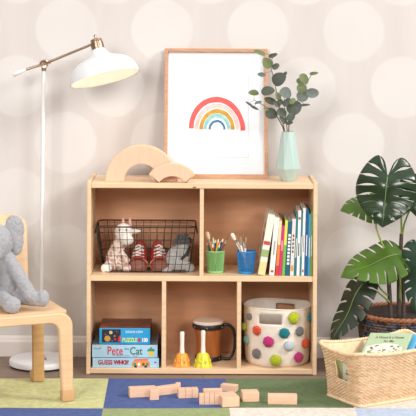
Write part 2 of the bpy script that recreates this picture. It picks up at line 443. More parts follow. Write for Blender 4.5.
# ------------------------------------------------------------------ chair
M_birch = mat('birch_bentwood', (226, 188, 146), .38, var=.07, scale=10, stretch=(1, 1, 6), spec=.4)
M_birchd = mat('birch_bentwood_edge', (206, 162, 108), .45, var=.1, scale=10, stretch=(1, 1, 6))
def build_chair():
    O = Vector((-.733, -.335, 0)); ang = math.atan2(.392, .92)     # local -y is the way the chair faces
    ch = thing('kids_chair', 'low birch bentwood child chair holding the elephant, on lime rug square', 'chair', O, ang)
    def o(n, bm, m, p=ch, sm=35): return obj(n, bm, m, p, world=False, smooth=sm)
    zs = .338
    # seat: rounded plate, dished, front edge rolled down
    def rr(w, d, r, n=6):
        pts = []
        for cx, cy, a in ((w-r, d-r, 0), (-w+r, d-r, 90), (-w+r, -d+r, 180), (w-r, -d+r, 270)):
            for i in range(n+1):
                t = math.radians(a + 90*i/n); pts.append((cx + r*math.cos(t), cy + r*math.sin(t)))
        return pts
    bm = B(); rings = []
    for k, (sc, dz) in enumerate(((.001, -.003), (.4, -.003), (.75, -.001), (.96, .0), (1, -.003), (1, -.018), (.97, -.021), (.001, -.021))):
        ring = []
        for x, y in rr(.180, .174, .03):
            z = zs + dz
            ring.append(bm.verts.new((x*sc, y*sc - .006, z)))
        rings.append(ring)
    for a, b in zip(rings, rings[1:]):
        n = len(a)
        for i in range(n): bm.faces.new((a[i], a[(i+1) % n], b[(i+1) % n], b[i]))
    bm.faces.new(rings[0]); bm.faces.new(rings[-1])
    o('seat', bm, M_birch)
    # front bent frame (n shape)
    def nshape(w0, w1, h, tl, th, r, rin):
        out = []
        out += [(w1, 0), (w0, h-r)]
        out += [(w0-r+r*math.cos(t), h-r+r*math.sin(t)) for t in [PI/2*i/8 for i in range(1, 9)]]
        left = [(-x, y) for x, y in reversed(out)]
        inn = [(-w1+tl, 0), (-w0+tl+.004, h-th-rin)]
        inn += [(-w0+tl+.004+rin-rin*math.cos(t), h-th-rin+rin*math.sin(t)) for t in [PI/2*i/8 for i in range(1, 9)]]
        innr = [(-x, y) for x, y in reversed(inn)]
        return out + left + inn + innr
    bm = B(); w0, w1, h, tl, th, r, rin = .188, .192, zs-.0015, .054, .036, .05, .04
    path = [((w1, .008), (w1-.042, .008)), ((w0+.003, .10), (w0-.043, .10)), ((w0+.001, h-r-.06), (w0-tl+.003, h-r-.06))]
    for k in range(9):
        q = PI/2*k/8
        path.append(((w0-r+r*math.cos(q), h-r+r*math.sin(q)), (w0-tl-rin+rin*math.cos(q)+.002, h-th-rin+rin*math.sin(q))))
    path = path + [((-a[0], a[1]), (-b[0], b[1])) for a, b in reversed(path)]
    rr_ = []
    for a, b in path: rr_.append([bm.verts.new((a[0], -.180, a[1])), bm.verts.new((b[0], -.180, b[1])), bm.verts.new((b[0], -.208, b[1])), bm.verts.new((a[0], -.208, a[1]))])
    for A_, D_ in zip(rr_, rr_[1:]):
        for k in range(4): bm.faces.new((A_[k], A_[(k+1) % 4], D_[(k+1) % 4], D_[k]))
    bm.faces.new(rr_[0]); bm.faces.new(rr_[-1])
    fro = o('front_leg_frame', bm, M_birch); bv = fro.modifiers.new('edge', 'BEVEL'); bv.width = .007; bv.segments = 3; bv.limit_method = 'ANGLE'; bv.angle_limit = math.radians(60)
    for s in (-1, 1):
        bm = B(); box(bm, (s*.171, -.194, .0325), (.047, .034, .044), None, .004); o('foot_cap', bm, mat('tan_foot_cap', (198, 156, 112), .6), fro)
    for s in (-1, 1):
        bm = B(); box(bm, (s*.158, .135, .165), (.044, .022, .31), Matrix.Rotation(math.radians(-4), 3, 'X'), .004); lg = o('rear_leg', bm, M_birchd)
        bm = B(); box(bm, (s*.158, .146, .0305), (.05, .028, .04), None, .004); o('foot_cap', bm, mat('tan_foot_cap', (198, 156, 112), .6), lg)
    # backrest: bent plywood sheet
    bm = B(); prof = []
    W, Hh = .137, .330
    nx, nz = 12, 16
    g = [[None]*(nz+1) for _ in range(nx+1)]
    for i in range(nx+1):
        for j in range(nz+1):
            u = -1 + 2*i/nx; v = j/nz
            hw = W - .012*(1-v)
            if v > .84: hw -= .05*(1-math.sqrt(max(0, 1-((v-.84)/.16)**2)))
            x = u*hw; z = zs-.02 + v*Hh; y = .150 + .075*v + .018*(1-u*u)
            g[i][j] = bm.verts.new((x, y, z))
    for i in range(nx):
        for j in range(nz): bm.faces.new((g[i][j], g[i+1][j], g[i+1][j+1], g[i][j+1]))
    bk = o('backrest', bm, M_birch)
    md = bk.modifiers.new('thickness', 'SOLIDIFY'); md.thickness = .014; md.offset = 0
    bv = bk.modifiers.new('edge', 'BEVEL'); bv.width = .003; bv.segments = 2; bv.limit_method = 'ANGLE'
build_chair()

def build_elephant():
    c = at(4, 300, -.35)
    e = thing('plush_elephant', 'grey plush elephant with big round ears sitting on the child chair', 'plush toy', (c.x, -.35, .338))
    fur = mat('grey_plush', (164, 163, 167), .95, var=.06, scale=150, bump=.6, bscale=260, sheen=.35, spec=.1)
    T = at(4, 278, -.33); Hd = at(-6, 242, -.37)
    bm = B()
    ball(bm, T + Vector((0, 0, -.012)), (.083, .066, .088), 3); ball(bm, T.lerp(Hd, .35), (.06, .055, .07), 3)
    ball(bm, Hd, (.072, .066, .070), 3); ball(bm, Hd + Vector((0, -.03, -.028)), (.045, .045, .04), 3)
    tr = smooth_path([Hd + Vector((0, -.06, -.01)), Hd + Vector((-.004, -.095, -.04)), Hd + Vector((-.006, -.108, -.085)), Hd + Vector((-.002, -.118, -.115))], 5)
    for i, p in enumerate(tr): ball(bm, p, .026 - .009*i/len(tr), 2)
    limb(bm, at(8, 258, -.37), at(21, 279, -.41), .027, .026); limb(bm, at(21, 279, -.41), at(30, 295, -.42), .026, .027)
    limb(bm, at(-12, 260, -.34), at(-24, 296, -.42), .026, .025)
    limb(bm, at(14, 296, -.35), at(38, 299.5, -.42), .03, .026); ball(bm, at(43, 298.5, -.425), (.024, .028, .031), 3)
    limb(bm, at(0, 294, -.36), at(10, 305, -.48), .032, .027); ball(bm, at(12, 305, -.487), (.034, .026, .032), 3)
    b = obj('body', bm, fur, e, smooth=True); fuse(b, .0045, 6); fuzz(b, .008)
    for s, px in ((1, 14.0), (-1, -32)):
        bm = B(); p = at(px, 235.5, -.345)
        R = Matrix.Rotation(math.radians(14*s), 3, 'Z') @ Matrix.Rotation(math.radians(-9*s), 3, 'Y')
        ball(bm, p, (.035, .018, .078), 3, R); ball(bm, p + Vector((s*.004, 0, .028)), (.036, .017, .05), 3, R)
        q = obj('ear', bm, fur, e, smooth=True); fuse(q, .004, 6); fuzz(q, .008)
    for s in (-1, 1):
        bm = B(); ball(bm, Hd + Vector((s*.020 - .008, -.066, .016)), .006, 2); obj('eye', bm, mat('black_bead', (20, 18, 20), .2), e, smooth=True)
build_elephant()

# ------------------------------------------------------------------ things on top of the shelf
M_block = mat('pale_beech_block', (234, 192, 162), .55, var=.05, scale=14, stretch=(5, 1, 1))
def arc_poly(R, r, a0, a1, n=40):
    return [(R*math.cos(math.radians(a0+(a1-a0)*i/n)), R*math.sin(math.radians(a0+(a1-a0)*i/n))) for i in range(n+1)] + \
           [(r*math.cos(math.radians(a1+(a0-a1)*i/n)), r*math.sin(math.radians(a1+(a0-a1)*i/n))) for i in range(n+1)]
def arch(name, label, c, R, r, a0, a1, depth):
    bm = B(); prism(bm, arc_poly(R, r, a0, a1), fr((c.x, c.y, c.z), (1, 0, 0), (0, 0, 1)), -depth)
    zmin = min(v.co.z for v in bm.verts); bmesh.ops.translate(bm, vec=(0, 0, ZT + .0005 - zmin), verts=bm.verts)
    bmesh.ops.triangulate(bm, faces=[f for f in bm.faces if len(f.verts) > 4])
    bmesh.ops.recalc_face_normals(bm, faces=bm.faces)
    o = obj(name, bm, M_block, None, smooth=30); tag(o, label, 'toy block', 'curved wooden blocks on the shelf top')
    md = o.modifiers.new('edge', 'BEVEL'); md.width = .003; md.segments = 2; md.limit_method = 'ANGLE'; md.angle_limit = math.radians(50)
    return o
arch('wooden_arch', 'large half-circle wooden arch block standing on shelf top before the picture', at(141.3, 182, .053), .1445, .069, 0, 180, .042)
arch('wooden_arch', 'small wooden arc block leaning in front of the large arch block', at(172, 190, .006), .119, .066, 38.5, 141.5, .036)

def build_picture():
    YB, YT = .155, .292
    bl, br, tl, tr = at(163.5, 178.6, YB), at(268.3, 178.6, YB), at(163.7, 48.5, YT), at(268.3, 48.5, YT)
    x0, x1 = bl.x-.001, br.x
    zb, zt = ZT+.0005, at(216, 48.5, YT).z
    org = Vector((x0, YB, zb)); up = Vector((0, YT-YB, zt-zb)); H = up.length; W = x1-x0
    M = fr(org, (1, 0, 0), up)      # z axis of M points to the viewer
    F = thing('framed_print', 'light wood picture frame with a rainbow print leaning on the wall', 'picture', ((x0+x1)/2, YB, zb))
    wood = mat('frame_oak', (192, 144, 110), .5, var=.12, scale=12, stretch=(2, 2, 8))
    w, dp = .0145, .022
    bm = B()
    for (a, b, c, d) in ((0, w, 0, H), (W-w, W, 0, H), (w, W-w, 0, .019), (w, W-w, H-w, H)):
        bm2 = B(); bx(bm2, a, b, c, d, -dp, 0, .0012); bmesh.ops.transform(bm2, matrix=M, verts=bm2.verts)
        me = bpy.data.meshes.new('t'); bm2.to_mesh(me); bm2.free(); bm.from_mesh(me); bpy.data.meshes.remove(me)
    obj('frame', bm, wood, F)
    bm = B(); bx(bm, w-.002, W-w+.002, .017, H-w+.002, -dp+.001, -.014); bmesh.ops.transform(bm, matrix=M, verts=bm.verts)
    obj('mount_board', bm, mat('white_mount', (228, 230, 234), .6), F)
    # window of the mount and the print paper
    px = lambda u, v: (W*(u-163.5)/(268.3-163.5), H*(178.6-v)/(178.6-48.5))
    ax0, ay0 = px(181.5, 156.5); ax1, ay1 = px(248.5, 70.5)
    bm = B(); t = .0022
    for r_ in (rect(ax0-t, ax1+t, ay0-t, ay0), rect(ax0-t, ax1+t, ay1, ay1+t), rect(ax0-t, ax0, ay0, ay1), rect(ax1, ax1+t, ay0, ay1)):
        prism(bm, r_, M @ Matrix.Translation((0, 0, -.014)), .0012)
    obj('mount_bevel', bm, mat('mount_bevel_grey', (206, 208, 212), .7), F)
    bm = B(); decal(bm, rect(ax0, ax1, ay0, ay1), M @ Matrix.Translation((0, 0, -.0138)), 0, 0.0)
    pr = obj('art_print', bm, mat('print_paper', (230, 231, 235), .7, var=.01, scale=40), F)
    cx, cy = px(217, 129.5); sc = W/(268.3-163.5)
    for k, (ro, ri, col, yo) in enumerate(((28.5, 23.6, (226, 96, 92), 0), (22.6, 18.9, (244, 196, 188), 0), (17.8, 14.2, (204, 152, 54), 0), (13.8, 10.4, (150, 205, 200), 0), (8.4, 6.4, (60, 116, 150), -.5))):
        bm = B(); n = 30; A, D = [], []
        for i in range(n+1):
            t = PI*i/n; wob = .35*noise.noise(Vector((i*.35, k*7.1, 0))); wob2 = .35*noise.noise(Vector((i*.35, k*7.1, 5)))
            sy = 1.18
            drop = (.8 if k < 1 else 0)*math.cos(t)
            yy = lambda r: (r*math.sin(t)*sy - 0 - drop*1.2)
            A.append((cx + sc*(ro+wob)*math.cos(t), cy + sc*yy(ro+wob))); D.append((cx + sc*(ri+wob2)*math.cos(t), cy + sc*yy(ri+wob2)))
        for i in range(n): decal(bm, [A[i], A[i+1], D[i+1], D[i]], M @ Matrix.Translation((0, 0, -.0136)), 0, 0.0)
        obj('painted_stripe', bm, mat('stripe%d' % k, col, .8, var=.18, scale=50), pr)
    bm = B(); bx(bm, w, W-w, .02, H-w, -dp-.001, -dp+.0005); bmesh.ops.transform(bm, matrix=M, verts=bm.verts)
    obj('backing', bm, mat('kraft_backing', (150, 120, 90), .8), F)
build_picture()

def build_vase():
    c = at(288, 180, .10); c.z = ZT
    V = thing('faceted_vase', 'mint green faceted ceramic vase holding eucalyptus on the shelf top', 'vase', c)
    k = 6.2/FPX
    rings = [(0, 7.2*k, 0), (.011, 11.7*k, 16.5*k), (.011*0+.5, 7.4*k, 49.5*k)]
    bm = B(); n = 8
    R0 = [bm.verts.new(c + Vector((7.0*k*math.cos(2*PI*i/n), 7.0*k*math.sin(2*PI*i/n), .0005))) for i in range(n)]
    R1 = [bm.verts.new(c + Vector((12.9*k*math.cos(2*PI*(i+.5)/n), 12.9*k*math.sin(2*PI*(i+.5)/n), 12.8*k))) for i in range(n)]
    R2 = [bm.verts.new(c + Vector((6.7*k*math.cos(2*PI*i/n), 6.7*k*math.sin(2*PI*i/n), 49.5*k))) for i in range(n)]
    R3 = [bm.verts.new(c + Vector((5.8*k*math.cos(2*PI*i/n), 5.8*k*math.sin(2*PI*i/n), 49.5*k))) for i in range(n)]
    R4 = [bm.verts.new(c + Vector((4.6*k*math.cos(2*PI*i/n), 4.6*k*math.sin(2*PI*i/n), 30*k))) for i in range(n)]
    bm.faces.new(R0[::-1])
    for i in range(n):
        j = (i+1) % n
        bm.faces.new((R0[i], R0[j], R1[i])); bm.faces.new((R0[j], R1[j], R1[i]))
        bm.faces.new((R1[i], R2[j], R2[i])); bm.faces.new((R1[i], R1[j], R2[j]))
        bm.faces.new((R2[i], R2[j], R3[j], R3[i])); bm.faces.new((R3[i], R3[j], R4[j], R4[i]))
    bm.faces.new(R4)
    obj('vessel', bm, mat('mint_glaze', (176, 197, 190), .4), V)
build_vase()

def leaf_disc(bm, c, rx, ry, nrm, ang, mi=0, cup=.25):
    """rounded leaf: tapered at the base, slightly cupped"""
    nrm = Vector(nrm).normalized(); x = Vector((math.cos(ang), 0, math.sin(ang))); x = (x - x.dot(nrm)*nrm).normalized(); y = nrm.cross(x)
    n, m = 16, 3
    cv = bm.verts.new(c - nrm*0); prev = None
    for k in range(1, m+1):
        q = k/m; ring = []
        for i in range(n):
            t = 2*PI*i/n; px_ = math.cos(t); py = math.sin(t)*(1 - .18*math.cos(t))
            ring.append(bm.verts.new(Vector(c) + x*rx*q*px_ + y*ry*q*py + nrm*(cup*ry*(abs(py)*q)**1.6 - .12*rx*(q*px_)**2)))
        for i in range(n):
            j = (i+1) % n
            f = bm.faces.new((cv, ring[i], ring[j])) if prev is None else bm.faces.new((prev[i], ring[i], ring[j], prev[j]))
            f.material_index = mi
        prev = ring
def build_eucalyptus():
    Y = .10; k = 6.2/FPX
    base = at(288, 160, Y)
    mk = [mat('eucalyptus_dark', (78, 85, 74), .6, var=.2, scale=80, trans=.12), mat('eucalyptus_grey', (108, 118, 112), .6, var=.15, scale=80, trans=.15), mat('eucalyptus_green', (112, 124, 82), .6, var=.15, scale=80, trans=.2)]
    stem = mat('eucalyptus_stem', (104, 84, 66), .7)
    sprigs = [
      ('tallest eucalyptus sprig leaning left in the mint vase', [(288, 148), (284, 128), (279, 106), (275, 84), (271, 66), (273, 56)], -.01,
       [(273, 55.4, 4.2, 1.9, .35, 0), (267.3, 63, 5.2, 4.6, 2.3, 2), (275.8, 66.3, 3.6, 2.6, .6, 0), (261.5, 74.6, 4, 1.9, 3.0, 1), (279.2, 79, 6.8, 5.8, .6, 0), (285.4, 73.4, 1.9, 1.5, 1.0, 0), (268, 91, 6, 4.2, .2, 0), (270, 100.6, 5.6, 3, 2.8, 0), (259.5, 52.5, 5.6, 2.2, 2.7, 2)]),
      ('eucalyptus sprig spreading right from the mint vase', [(289, 148), (289, 126), (293, 110), (299, 98), (305, 86), (312, 74)], -.02,
       [(303, 95, 6, 5.2, .9, 1), (312.7, 93, 6.2, 4.3, -.1, 1), (304, 79, 5.2, 3.8, -.9, 2), (313.8, 73.4, 4, 1.5, .15, 2), (302, 88.5, 4.5, 4.5, .7, 2), (305, 105, 4.6, 1.1, .05, 0), (294.3, 107.5, 7, 6.2, .5, 0), (300.5, 81.5, 3, 4, .9, 2)]),
      ('thin eucalyptus sprig reaching left across the picture frame', [(287, 148), (283, 128), (274, 113), (263, 105), (254, 100)], -.035,
       [(254, 92.5, 2.6, 4.6, 1.5, 2), (254.2, 107.5, 1.2, 4.2, 1.1, 0), (249.3, 104, 1.0, 3.8, 1.0, 0), (271.5, 113.7, 5.5, 4.8, -.4, 0), (267, 109, 3.2, 1.6, -.4, 2), (258, 102.5, 3.4, 1.2, 3.4, 1)]),
      ('short leafy eucalyptus sprig in the middle of the vase', [(288, 148), (287, 128), (285, 112), (284, 96)], -.045,
       [(285.6, 93, 5.6, 4.9, -.8, 1), (286.8, 102, 4.6, 2.8, .8, 0), (282, 112.6, 5, 3.8, -.5, 0), (291, 117, 4.6, 3.4, .9, 0), (289.5, 123, 3.2, 1.6, .2, 0), (280.5, 101.5, 3, 2.2, 2.2, 0), (277, 104, 3.6, 2.6, 2.6, 0), (283, 120, 4.2, 2.4, 2.4, 0), (292.5, 101, 3.4, 2.4, .7, 2), (278, 96, 3.8, 2.4, 2.0, 2)])]
    for label, pts, dy, lv in sprigs:
        T = thing('eucalyptus_sprig', label, 'plant', (base.x, Y, base.z), 0, 'eucalyptus sprigs in the mint vase')
        n = len(pts); P = [at(p[0], p[1], Y + dy*i/(n-1)) for i, p in enumerate(pts)]
        sp = smooth_path(P, 6)
        bm = B(); tube(bm, sp, [.0026 - .0014*i/len(sp) for i in range(len(sp))], 7)
        for (u, v, rx, ry, a, mi) in lv:
            c = at(u, v, Y+dy); q = min(sp, key=lambda s: (s-c).length); tube(bm, [q, q.lerp(c, .6) + Vector((0, 0, .002)), c], .0009, 5)
        obj('stem', bm, stem, T, smooth=True)
        bm = B()
        for (u, v, rx, ry, a, mi) in lv:
            leaf_disc(bm, at(u, v, Y+dy-.004), rx*k*1.15, ry*k*1.15, (random.uniform(-.35, .35), -1, random.uniform(-.1, .5)), a, mi)
        obj('leaves', bm, mk, T, smooth=True)
build_eucalyptus()

# ------------------------------------------------------------------ upper left cubby: wire basket and toys
def build_wire_basket():
    X = -.2335; zb, zt = ZM+.004, ZM+.187; y0, y1 = .045, .245; yc = (y0+y1)/2
    W = thing('wire_basket', 'dark wire basket of toys and shoes in upper left cubby', 'basket', (X, yc, ZM))
    m = mat('dark_bronze_wire', (70, 58, 52), .45, metal=.6)
    def hw(t): return .173 + .027*t**.8
    def hd(t): return .082 + .018*t**.8
    def ring(t, r=.03, n=5):
        a, b, z = hw(t), hd(t), zb + (zt-zb)*t; pts = []
        for cx, cy, a0 in ((a-r, b-r, 0), (-a+r, b-r, 90), (-a+r, -b+r, 180), (a-r, -b+r, 270)):
            for i in range(n+1):
                q = math.radians(a0+90*i/n); pts.append(Vector((X+cx+r*math.cos(q), yc+cy+r*math.sin(q), z)))
        return pts
    bm = B(); tube(bm, ring(1.0), .003, 8, True); obj('rim', bm, m, W, smooth=True)
    bm = B()
    for t in (.0, .18, .36, .54, .72, .88): tube(bm, ring(t), .0013, 6, True)
    T = [0, .25, .5, .75, 1]
    for i in range(12):
        u = -.92 + 1.84*i/11
        for s in (-1, 1): tube(bm, [Vector((X+u*(hw(t)-.02), yc+s*hd(t), zb+(zt-zb)*t)) for t in T], .0013, 6)
        tube(bm, [Vector((X+u*(hw(0)-.02), yc-hd(0), zb)), Vector((X+u*(hw(0)-.02), yc+hd(0), zb))], .0013, 6)
    for i in range(6):
        v = -.85 + 1.7*i/5
        for s in (-1, 1): tube(bm, [Vector((X+s*hw(t), yc+v*(hd(t)-.01), zb+(zt-zb)*t)) for t in T], .0013, 6)
        tube(bm, [Vector((X-hw(0), yc+v*hd(0), zb)), Vector((X+hw(0), yc+v*hd(0), zb))], .0013, 6)
    obj('wire_mesh', bm, m, W, smooth=True)
    for s in (-1, 1):
        bm = B(); a = Vector((X+s*.2, yc-.035, zt)); b = Vector((X+s*.2, yc+.035, zt))
        tube(bm, smooth_path([a, a+Vector((s*.006, 0, -.03)), a.lerp(b, .5)+Vector((s*.007, 0, -.038)), b+Vector((s*.006, 0, -.03)), b], 5), .0022, 8); obj('handle', bm, m, W, smooth=True)
build_wire_basket()
ZK = ZM + .0062     # top of the basket's floor wires

def build_giraffe():
    Y = .125
    c = at(116, 272, Y)
    g = thing('plush_giraffe', 'cream plush animal with pinkish patches sitting in wire basket', 'plush toy', (c.x, Y, ZK))
    m = mat('patched_plush', (240, 230, 220), .95, bump=.7, bscale=300, sheen=.3, spec=.1)
    nt = m.node_tree; b = nt.nodes['Principled BSDF']
    tc = nt.nodes.new('ShaderNodeTexCoord'); vo = nt.nodes.new('ShaderNodeTexVoronoi'); vo.inputs['Scale'].default_value = 44; vo.feature = 'DISTANCE_TO_EDGE'
    r = nt.nodes.new('ShaderNodeValToRGB'); r.color_ramp.elements[0].position = .10; r.color_ramp.elements[1].position = .16
    r.color_ramp.elements[0].color = (*lin((238, 224, 212)), 1); r.color_ramp.elements[1].color = (*lin((206, 164, 150)), 1)
    nt.links.new(tc.outputs['Object'], vo.inputs[0]); nt.links.new(vo.outputs['Distance'], r.inputs[0]); nt.links.new(r.outputs[0], b.inputs['Base Color'])
    white = mat('cream_plush', (246, 240, 232), .95, bump=.7, bscale=300, sheen=.3, spec=.1)
    bm = B()
    ball(bm, at(116, 262, Y+.01), (.042, .038, .038), 3)
    limb(bm, at(114, 257, Y+.01), at(121, 240, Y), .034, .026, 6)
    limb(bm, at(110, 264, Y), at(106, 268.5, Y-.03), .02, .02); limb(bm, at(121, 264, Y), at(127, 268, Y-.03), .02, .018)
    limb(bm, at(120, 252, Y-.01), at(127, 260, Y-.03), .015, .013)
    o = obj('body', bm, m, g, smooth=True); fuse(o, .004, 4)
    bm = B(); ball(bm, at(123.5, 232, Y-.012), (.036, .036, .036), 3); ball(bm, at(127, 240, Y-.03), (.027, .027, .021), 3)
    o = obj('head', bm, white, g, smooth=True); fuse(o, .004, 4)
    bm = B(); ball(bm, at(106.3, 268.3, Y-.043), (.022, .014, .022), 3); obj('foot_pad', bm, white, g, smooth=True)
    pink = mat('pink_plush', (222, 178, 166), .95)
    bm = B(); tube(bm, [at(137.5, 231.5, Y-.01)+Vector((-.03, 0, 0)), at(136, 231.3, Y-.012), at(140.5, 231, Y-.015)], [.011, .009, .003], 10); obj('ear', bm, white, g, smooth=True)
    for px in (123.2, 130.0):
        bm = B(); tube(bm, [at(px+.4, 226, Y), at(px, 221, Y), at(px-.2, 217.5, Y)], [.008, .006, .0025], 10); obj('horn', bm, pink, g, smooth=True)
    for px in (119.6, 126.5):
        bm = B(); ball(bm, at(px, 230, Y-.045), .0035, 2); obj('eye', bm, mat('black_bead', (20, 18, 20), .2), g, smooth=True)
build_giraffe()

def build_shoes():
    red = mat('red_canvas', (190, 62, 56), .8, var=.15, scale=90, bump=.4, bscale=500)
    toe = mat('brown_toe_rubber', (148, 92, 78), .5, var=.1, scale=40); wh = mat('white_lace', (240, 234, 226), .8)
    orn = mat('orange_trim', (224, 130, 90), .6); dark = mat('shoe_lining', (70, 40, 36), .9)
    first = None
    for px, rz, lab in ((139.2, -7, 'red toddler sneaker with white laces beside the patched plush in wire basket'), (158.4, 11, 'red toddler sneaker with white laces beside the grey plush in wire basket')):
        Y = .15; c = at(px, 272, Y)
        s = thing('toddler_shoe', lab, 'shoe', (c.x, Y, ZK), math.radians(rz), 'pair of red sneakers')
        o = lambda n, bm, m, p=s: obj(n, bm, m, p, world=False, smooth=True)
        # outline half width along y (toe at -y) and top height
        st = [(-.064, .010, .018), (-.060, .022, .026), (-.05, .030, .033), (-.035, .0335, .04), (-.015, .033, .058), (.0, .031, .078), (.015, .03, .095), (.035, .0295, .1), (.05, .026, .103), (.058, .017, .1)]
        def loft(bm, rows, zf0, zf1, k=1.0, pin=True, n=14):
            rings = []
            for y, w, h in rows:
                ring = []
                for i in range(n+1):
                    t = PI*i/n
                    pinch = 1 - .22*math.sin(t)*(h > .05)
                    ring.append(bm.verts.new((k*1.06*w*math.copysign(abs(math.cos(t))**.6, math.cos(t))*pinch, y, zf0(h) + (zf1(h)-zf0(h))*math.sin(t)**.7)))
                rings.append(ring)
            for a, b in zip(rings, rings[1:]):
                for i in range(n): bm.faces.new((a[i], a[i+1], b[i+1], b[i]))
                bm.faces.new((a[0], b[0], b[n], a[n]))
            bm.faces.new(rings[0]); bm.faces.new(rings[-1])
        bm = B(); loft(bm, st, lambda h: .008, lambda h: h); up = o('upper', bm, red)
        bm = B()
        pl = [(w*1.12, y) for y, w, h in st] + [(-w*1.12, y) for y, w, h in reversed(st)]
        prism(bm, pl, Matrix.Identity(4), .013); so_ = o('sole', bm, mat('tan_sole', (196, 140, 118), .6))
        bm = B(); loft(bm, [(y-.0015, w*1.05, h+.003) for y, w, h in st[:4]], lambda h: .004, lambda h: h); o('toe_cap', bm, toe)
        bm = B(); tube(bm, [(-.0415, -.034, .011), (-.037, -.0335, .03), (-.021, -.033, .0425), (0, -.033, .045), (.021, -.033, .0425), (.037, -.0335, .03), (.0415, -.034, .011)], .0028, 6); o('toe_trim', bm, orn)
        bm = B(); rows = [(-.033, .026, .046), (-.018, .023, .063), (-.004, .019, .080), (.006, .015, .096), (.012, .013, .108)]
        g = [[bm.verts.new((u*w, y-.006, z)) for u in (-1, -.4, .4, 1)] for y, w, z in rows]
        for a, b in zip(g, g[1:]):
            for i in range(3): bm.faces.new((a[i], a[i+1], b[i+1], b[i]))
        t = o('tongue', bm, mat('red_tongue', (172, 60, 54), .8)); sd = t.modifiers.new('t', 'SOLIDIFY'); sd.thickness = .004
        bm = B()
        for k, (y, w, z) in enumerate([(-.03, .025, .053), (-.021, .023, .064), (-.011, .02, .077), (-.003, .016, .091)]):
            tube(bm, [(-w, y-.003, z-.002), (0, y-.008, z+.004), (w, y-.003, z-.002)], .0026, 6)
            if k < 3: tube(bm, [(-w, y-.003, z), (0, y-.007, z+.009), (w, y+.002, z+.011)], .002, 6)
        tube(bm, [(0, -.008, .094), (.014, -.016, .084), (.019, -.02, .07)], .0022, 6); tube(bm, [(0, -.008, .094), (-.012, -.016, .088), (-.016, -.02, .076)], .0022, 6)
        o('laces', bm, wh)
build_shoes()

def build_grey_plush():
    Y = .14; c = at(176, 272, Y)
    g = thing('plush_donkey', 'grey plush animal with shaggy dark mane slumped in wire basket', 'plush toy', (c.x, Y, ZK))
    gm = mat('pale_grey_plush', (188, 186, 184), .95, var=.12, scale=70, bump=.8, bscale=280, sheen=.3, spec=.1)
    dk = mat('charcoal_shag', (100, 98, 100), .95, var=.3, scale=120, bump=.8, bscale=280, sheen=.2, spec=.1)
    bm = B()
    ball(bm, at(179, 263, Y), (.045, .045, .038), 3); ball(bm, at(172, 258, Y-.01), (.026, .03, .05), 3, Matrix.Rotation(math.radians(18), 3, 'Y'))
    limb(bm, at(172, 267, Y-.02), at(165, 271, Y-.045), .016, .013); limb(bm, at(186, 265, Y-.02), at(190, 268, Y-.035), .02, .02)
    ball(bm, at(183, 247, Y), (.03, .032, .034), 3); ball(bm, at(185, 256, Y-.03), (.022, .018, .026), 3)
    o = obj('body', bm, gm, g, smooth=True); fuse(o, .004, 3); fuzz(o, .004)
    bm = B(); top = at(183, 241, Y-.01)
    ball(bm, top, (.026, .026, .018), 2)
    for i in range(46):
        a = random.uniform(0, 2*PI); e = random.uniform(-.15, 1.35)
        d = Vector((math.cos(a)*math.cos(e), math.sin(a)*math.cos(e), math.sin(e)*.75)); p = top + d*.018
        q = p + d*random.uniform(.02, .034) + Vector((0, 0, -.006))
        tube(bm, [p, p.lerp(q, .5)+Vector((0, 0, .004)), q], [.007, .006, .0015], 6)
    obj('mane', bm, dk, g, smooth=True)
    bm = B(); tube(bm, [at(190, 246, Y-.02), at(187, 254, Y-.046), at(181, 259.5, Y-.052)], [.003, .0085, .003], 8); obj('dark_ear', bm, mat('dark_plush', (60, 58, 62), .95), g, smooth=True)
build_grey_plush()

# ------------------------------------------------------------------ upper right cubby: cups and books
def mesh_cup(name, label, px, Y, top, bot, h, colr, ax=.016):
    c = at(px, 276, Y)
    cup = thing(name, label, 'pencil cup', (c.x, Y, ZM), 0, 'mesh pencil cups on the middle shelf')
    m = mat(name+'_paint', colr, .45)
    bm = B(); n, k = 44, 26; rings = []
    for j in range(k+1):
        t = j/k; r = bot + (top-bot)*t
        rings.append([bm.verts.new((r*math.cos(2*PI*(i+.5*(j % 2))/n), r*math.sin(2*PI*(i+.5*(j % 2))/n), .004 + (h-.006)*t)) for i in range(n)])
    for j in range(k):
        for i in range(n):
            A, D = rings[j], rings[j+1]; i2 = (i+1) % n
            if j % 2 == 0: bm.faces.new((A[i], A[i2], D[i])); bm.faces.new((A[i2], D[i2], D[i]))
            else: bm.faces.new((A[i], A[i2], D[i2])); bm.faces.new((A[i], D[i2], D[i]))
    o = obj('mesh_wall', bm, m, cup, world=False); w = o.modifiers.new('wire', 'WIREFRAME'); w.thickness = .0022; w.use_even_offset = False
    bm = B(); tube(bm, [(top*math.cos(2*PI*i/40), top*math.sin(2*PI*i/40), h-.002) for i in range(40)], .0024, 8, True); obj('rim', bm, m, cup, world=False, smooth=True)
    bm = B(); lathe(bm, [(0, .0005), (bot, .0005), (bot+.002, .004), (bot+.001, .011), (bot-.001, .011), (bot-.001, .004), (0, .004)], 40); obj('base', bm, m, cup, world=False, smooth=40)
    return c
CUPS = [('mesh_cup', 'green wire mesh cup full of coloured pencils', 215.3, .085, .0365, .0315, .090, (146, 196, 128)),
        ('mesh_cup', 'blue wire mesh cup holding pale paint brushes', 246.2, .075, .0375, .0305, .091, (52, 142, 204))]
for q in CUPS:
    mesh_cup('green_cup' if q[2] < 230 else 'blue_cup', *q[1:]) if False else None
def cup_at(i, matname):
    _, lab, px, Y, t, b, h, col = CUPS[i]
    MATS.pop('mesh_cup_paint', None)
    return mesh_cup('mesh_cup', lab, px, Y, t, b, h, col)
cg = cup_at(0, 'g'); cb = cup_at(1, 'b')

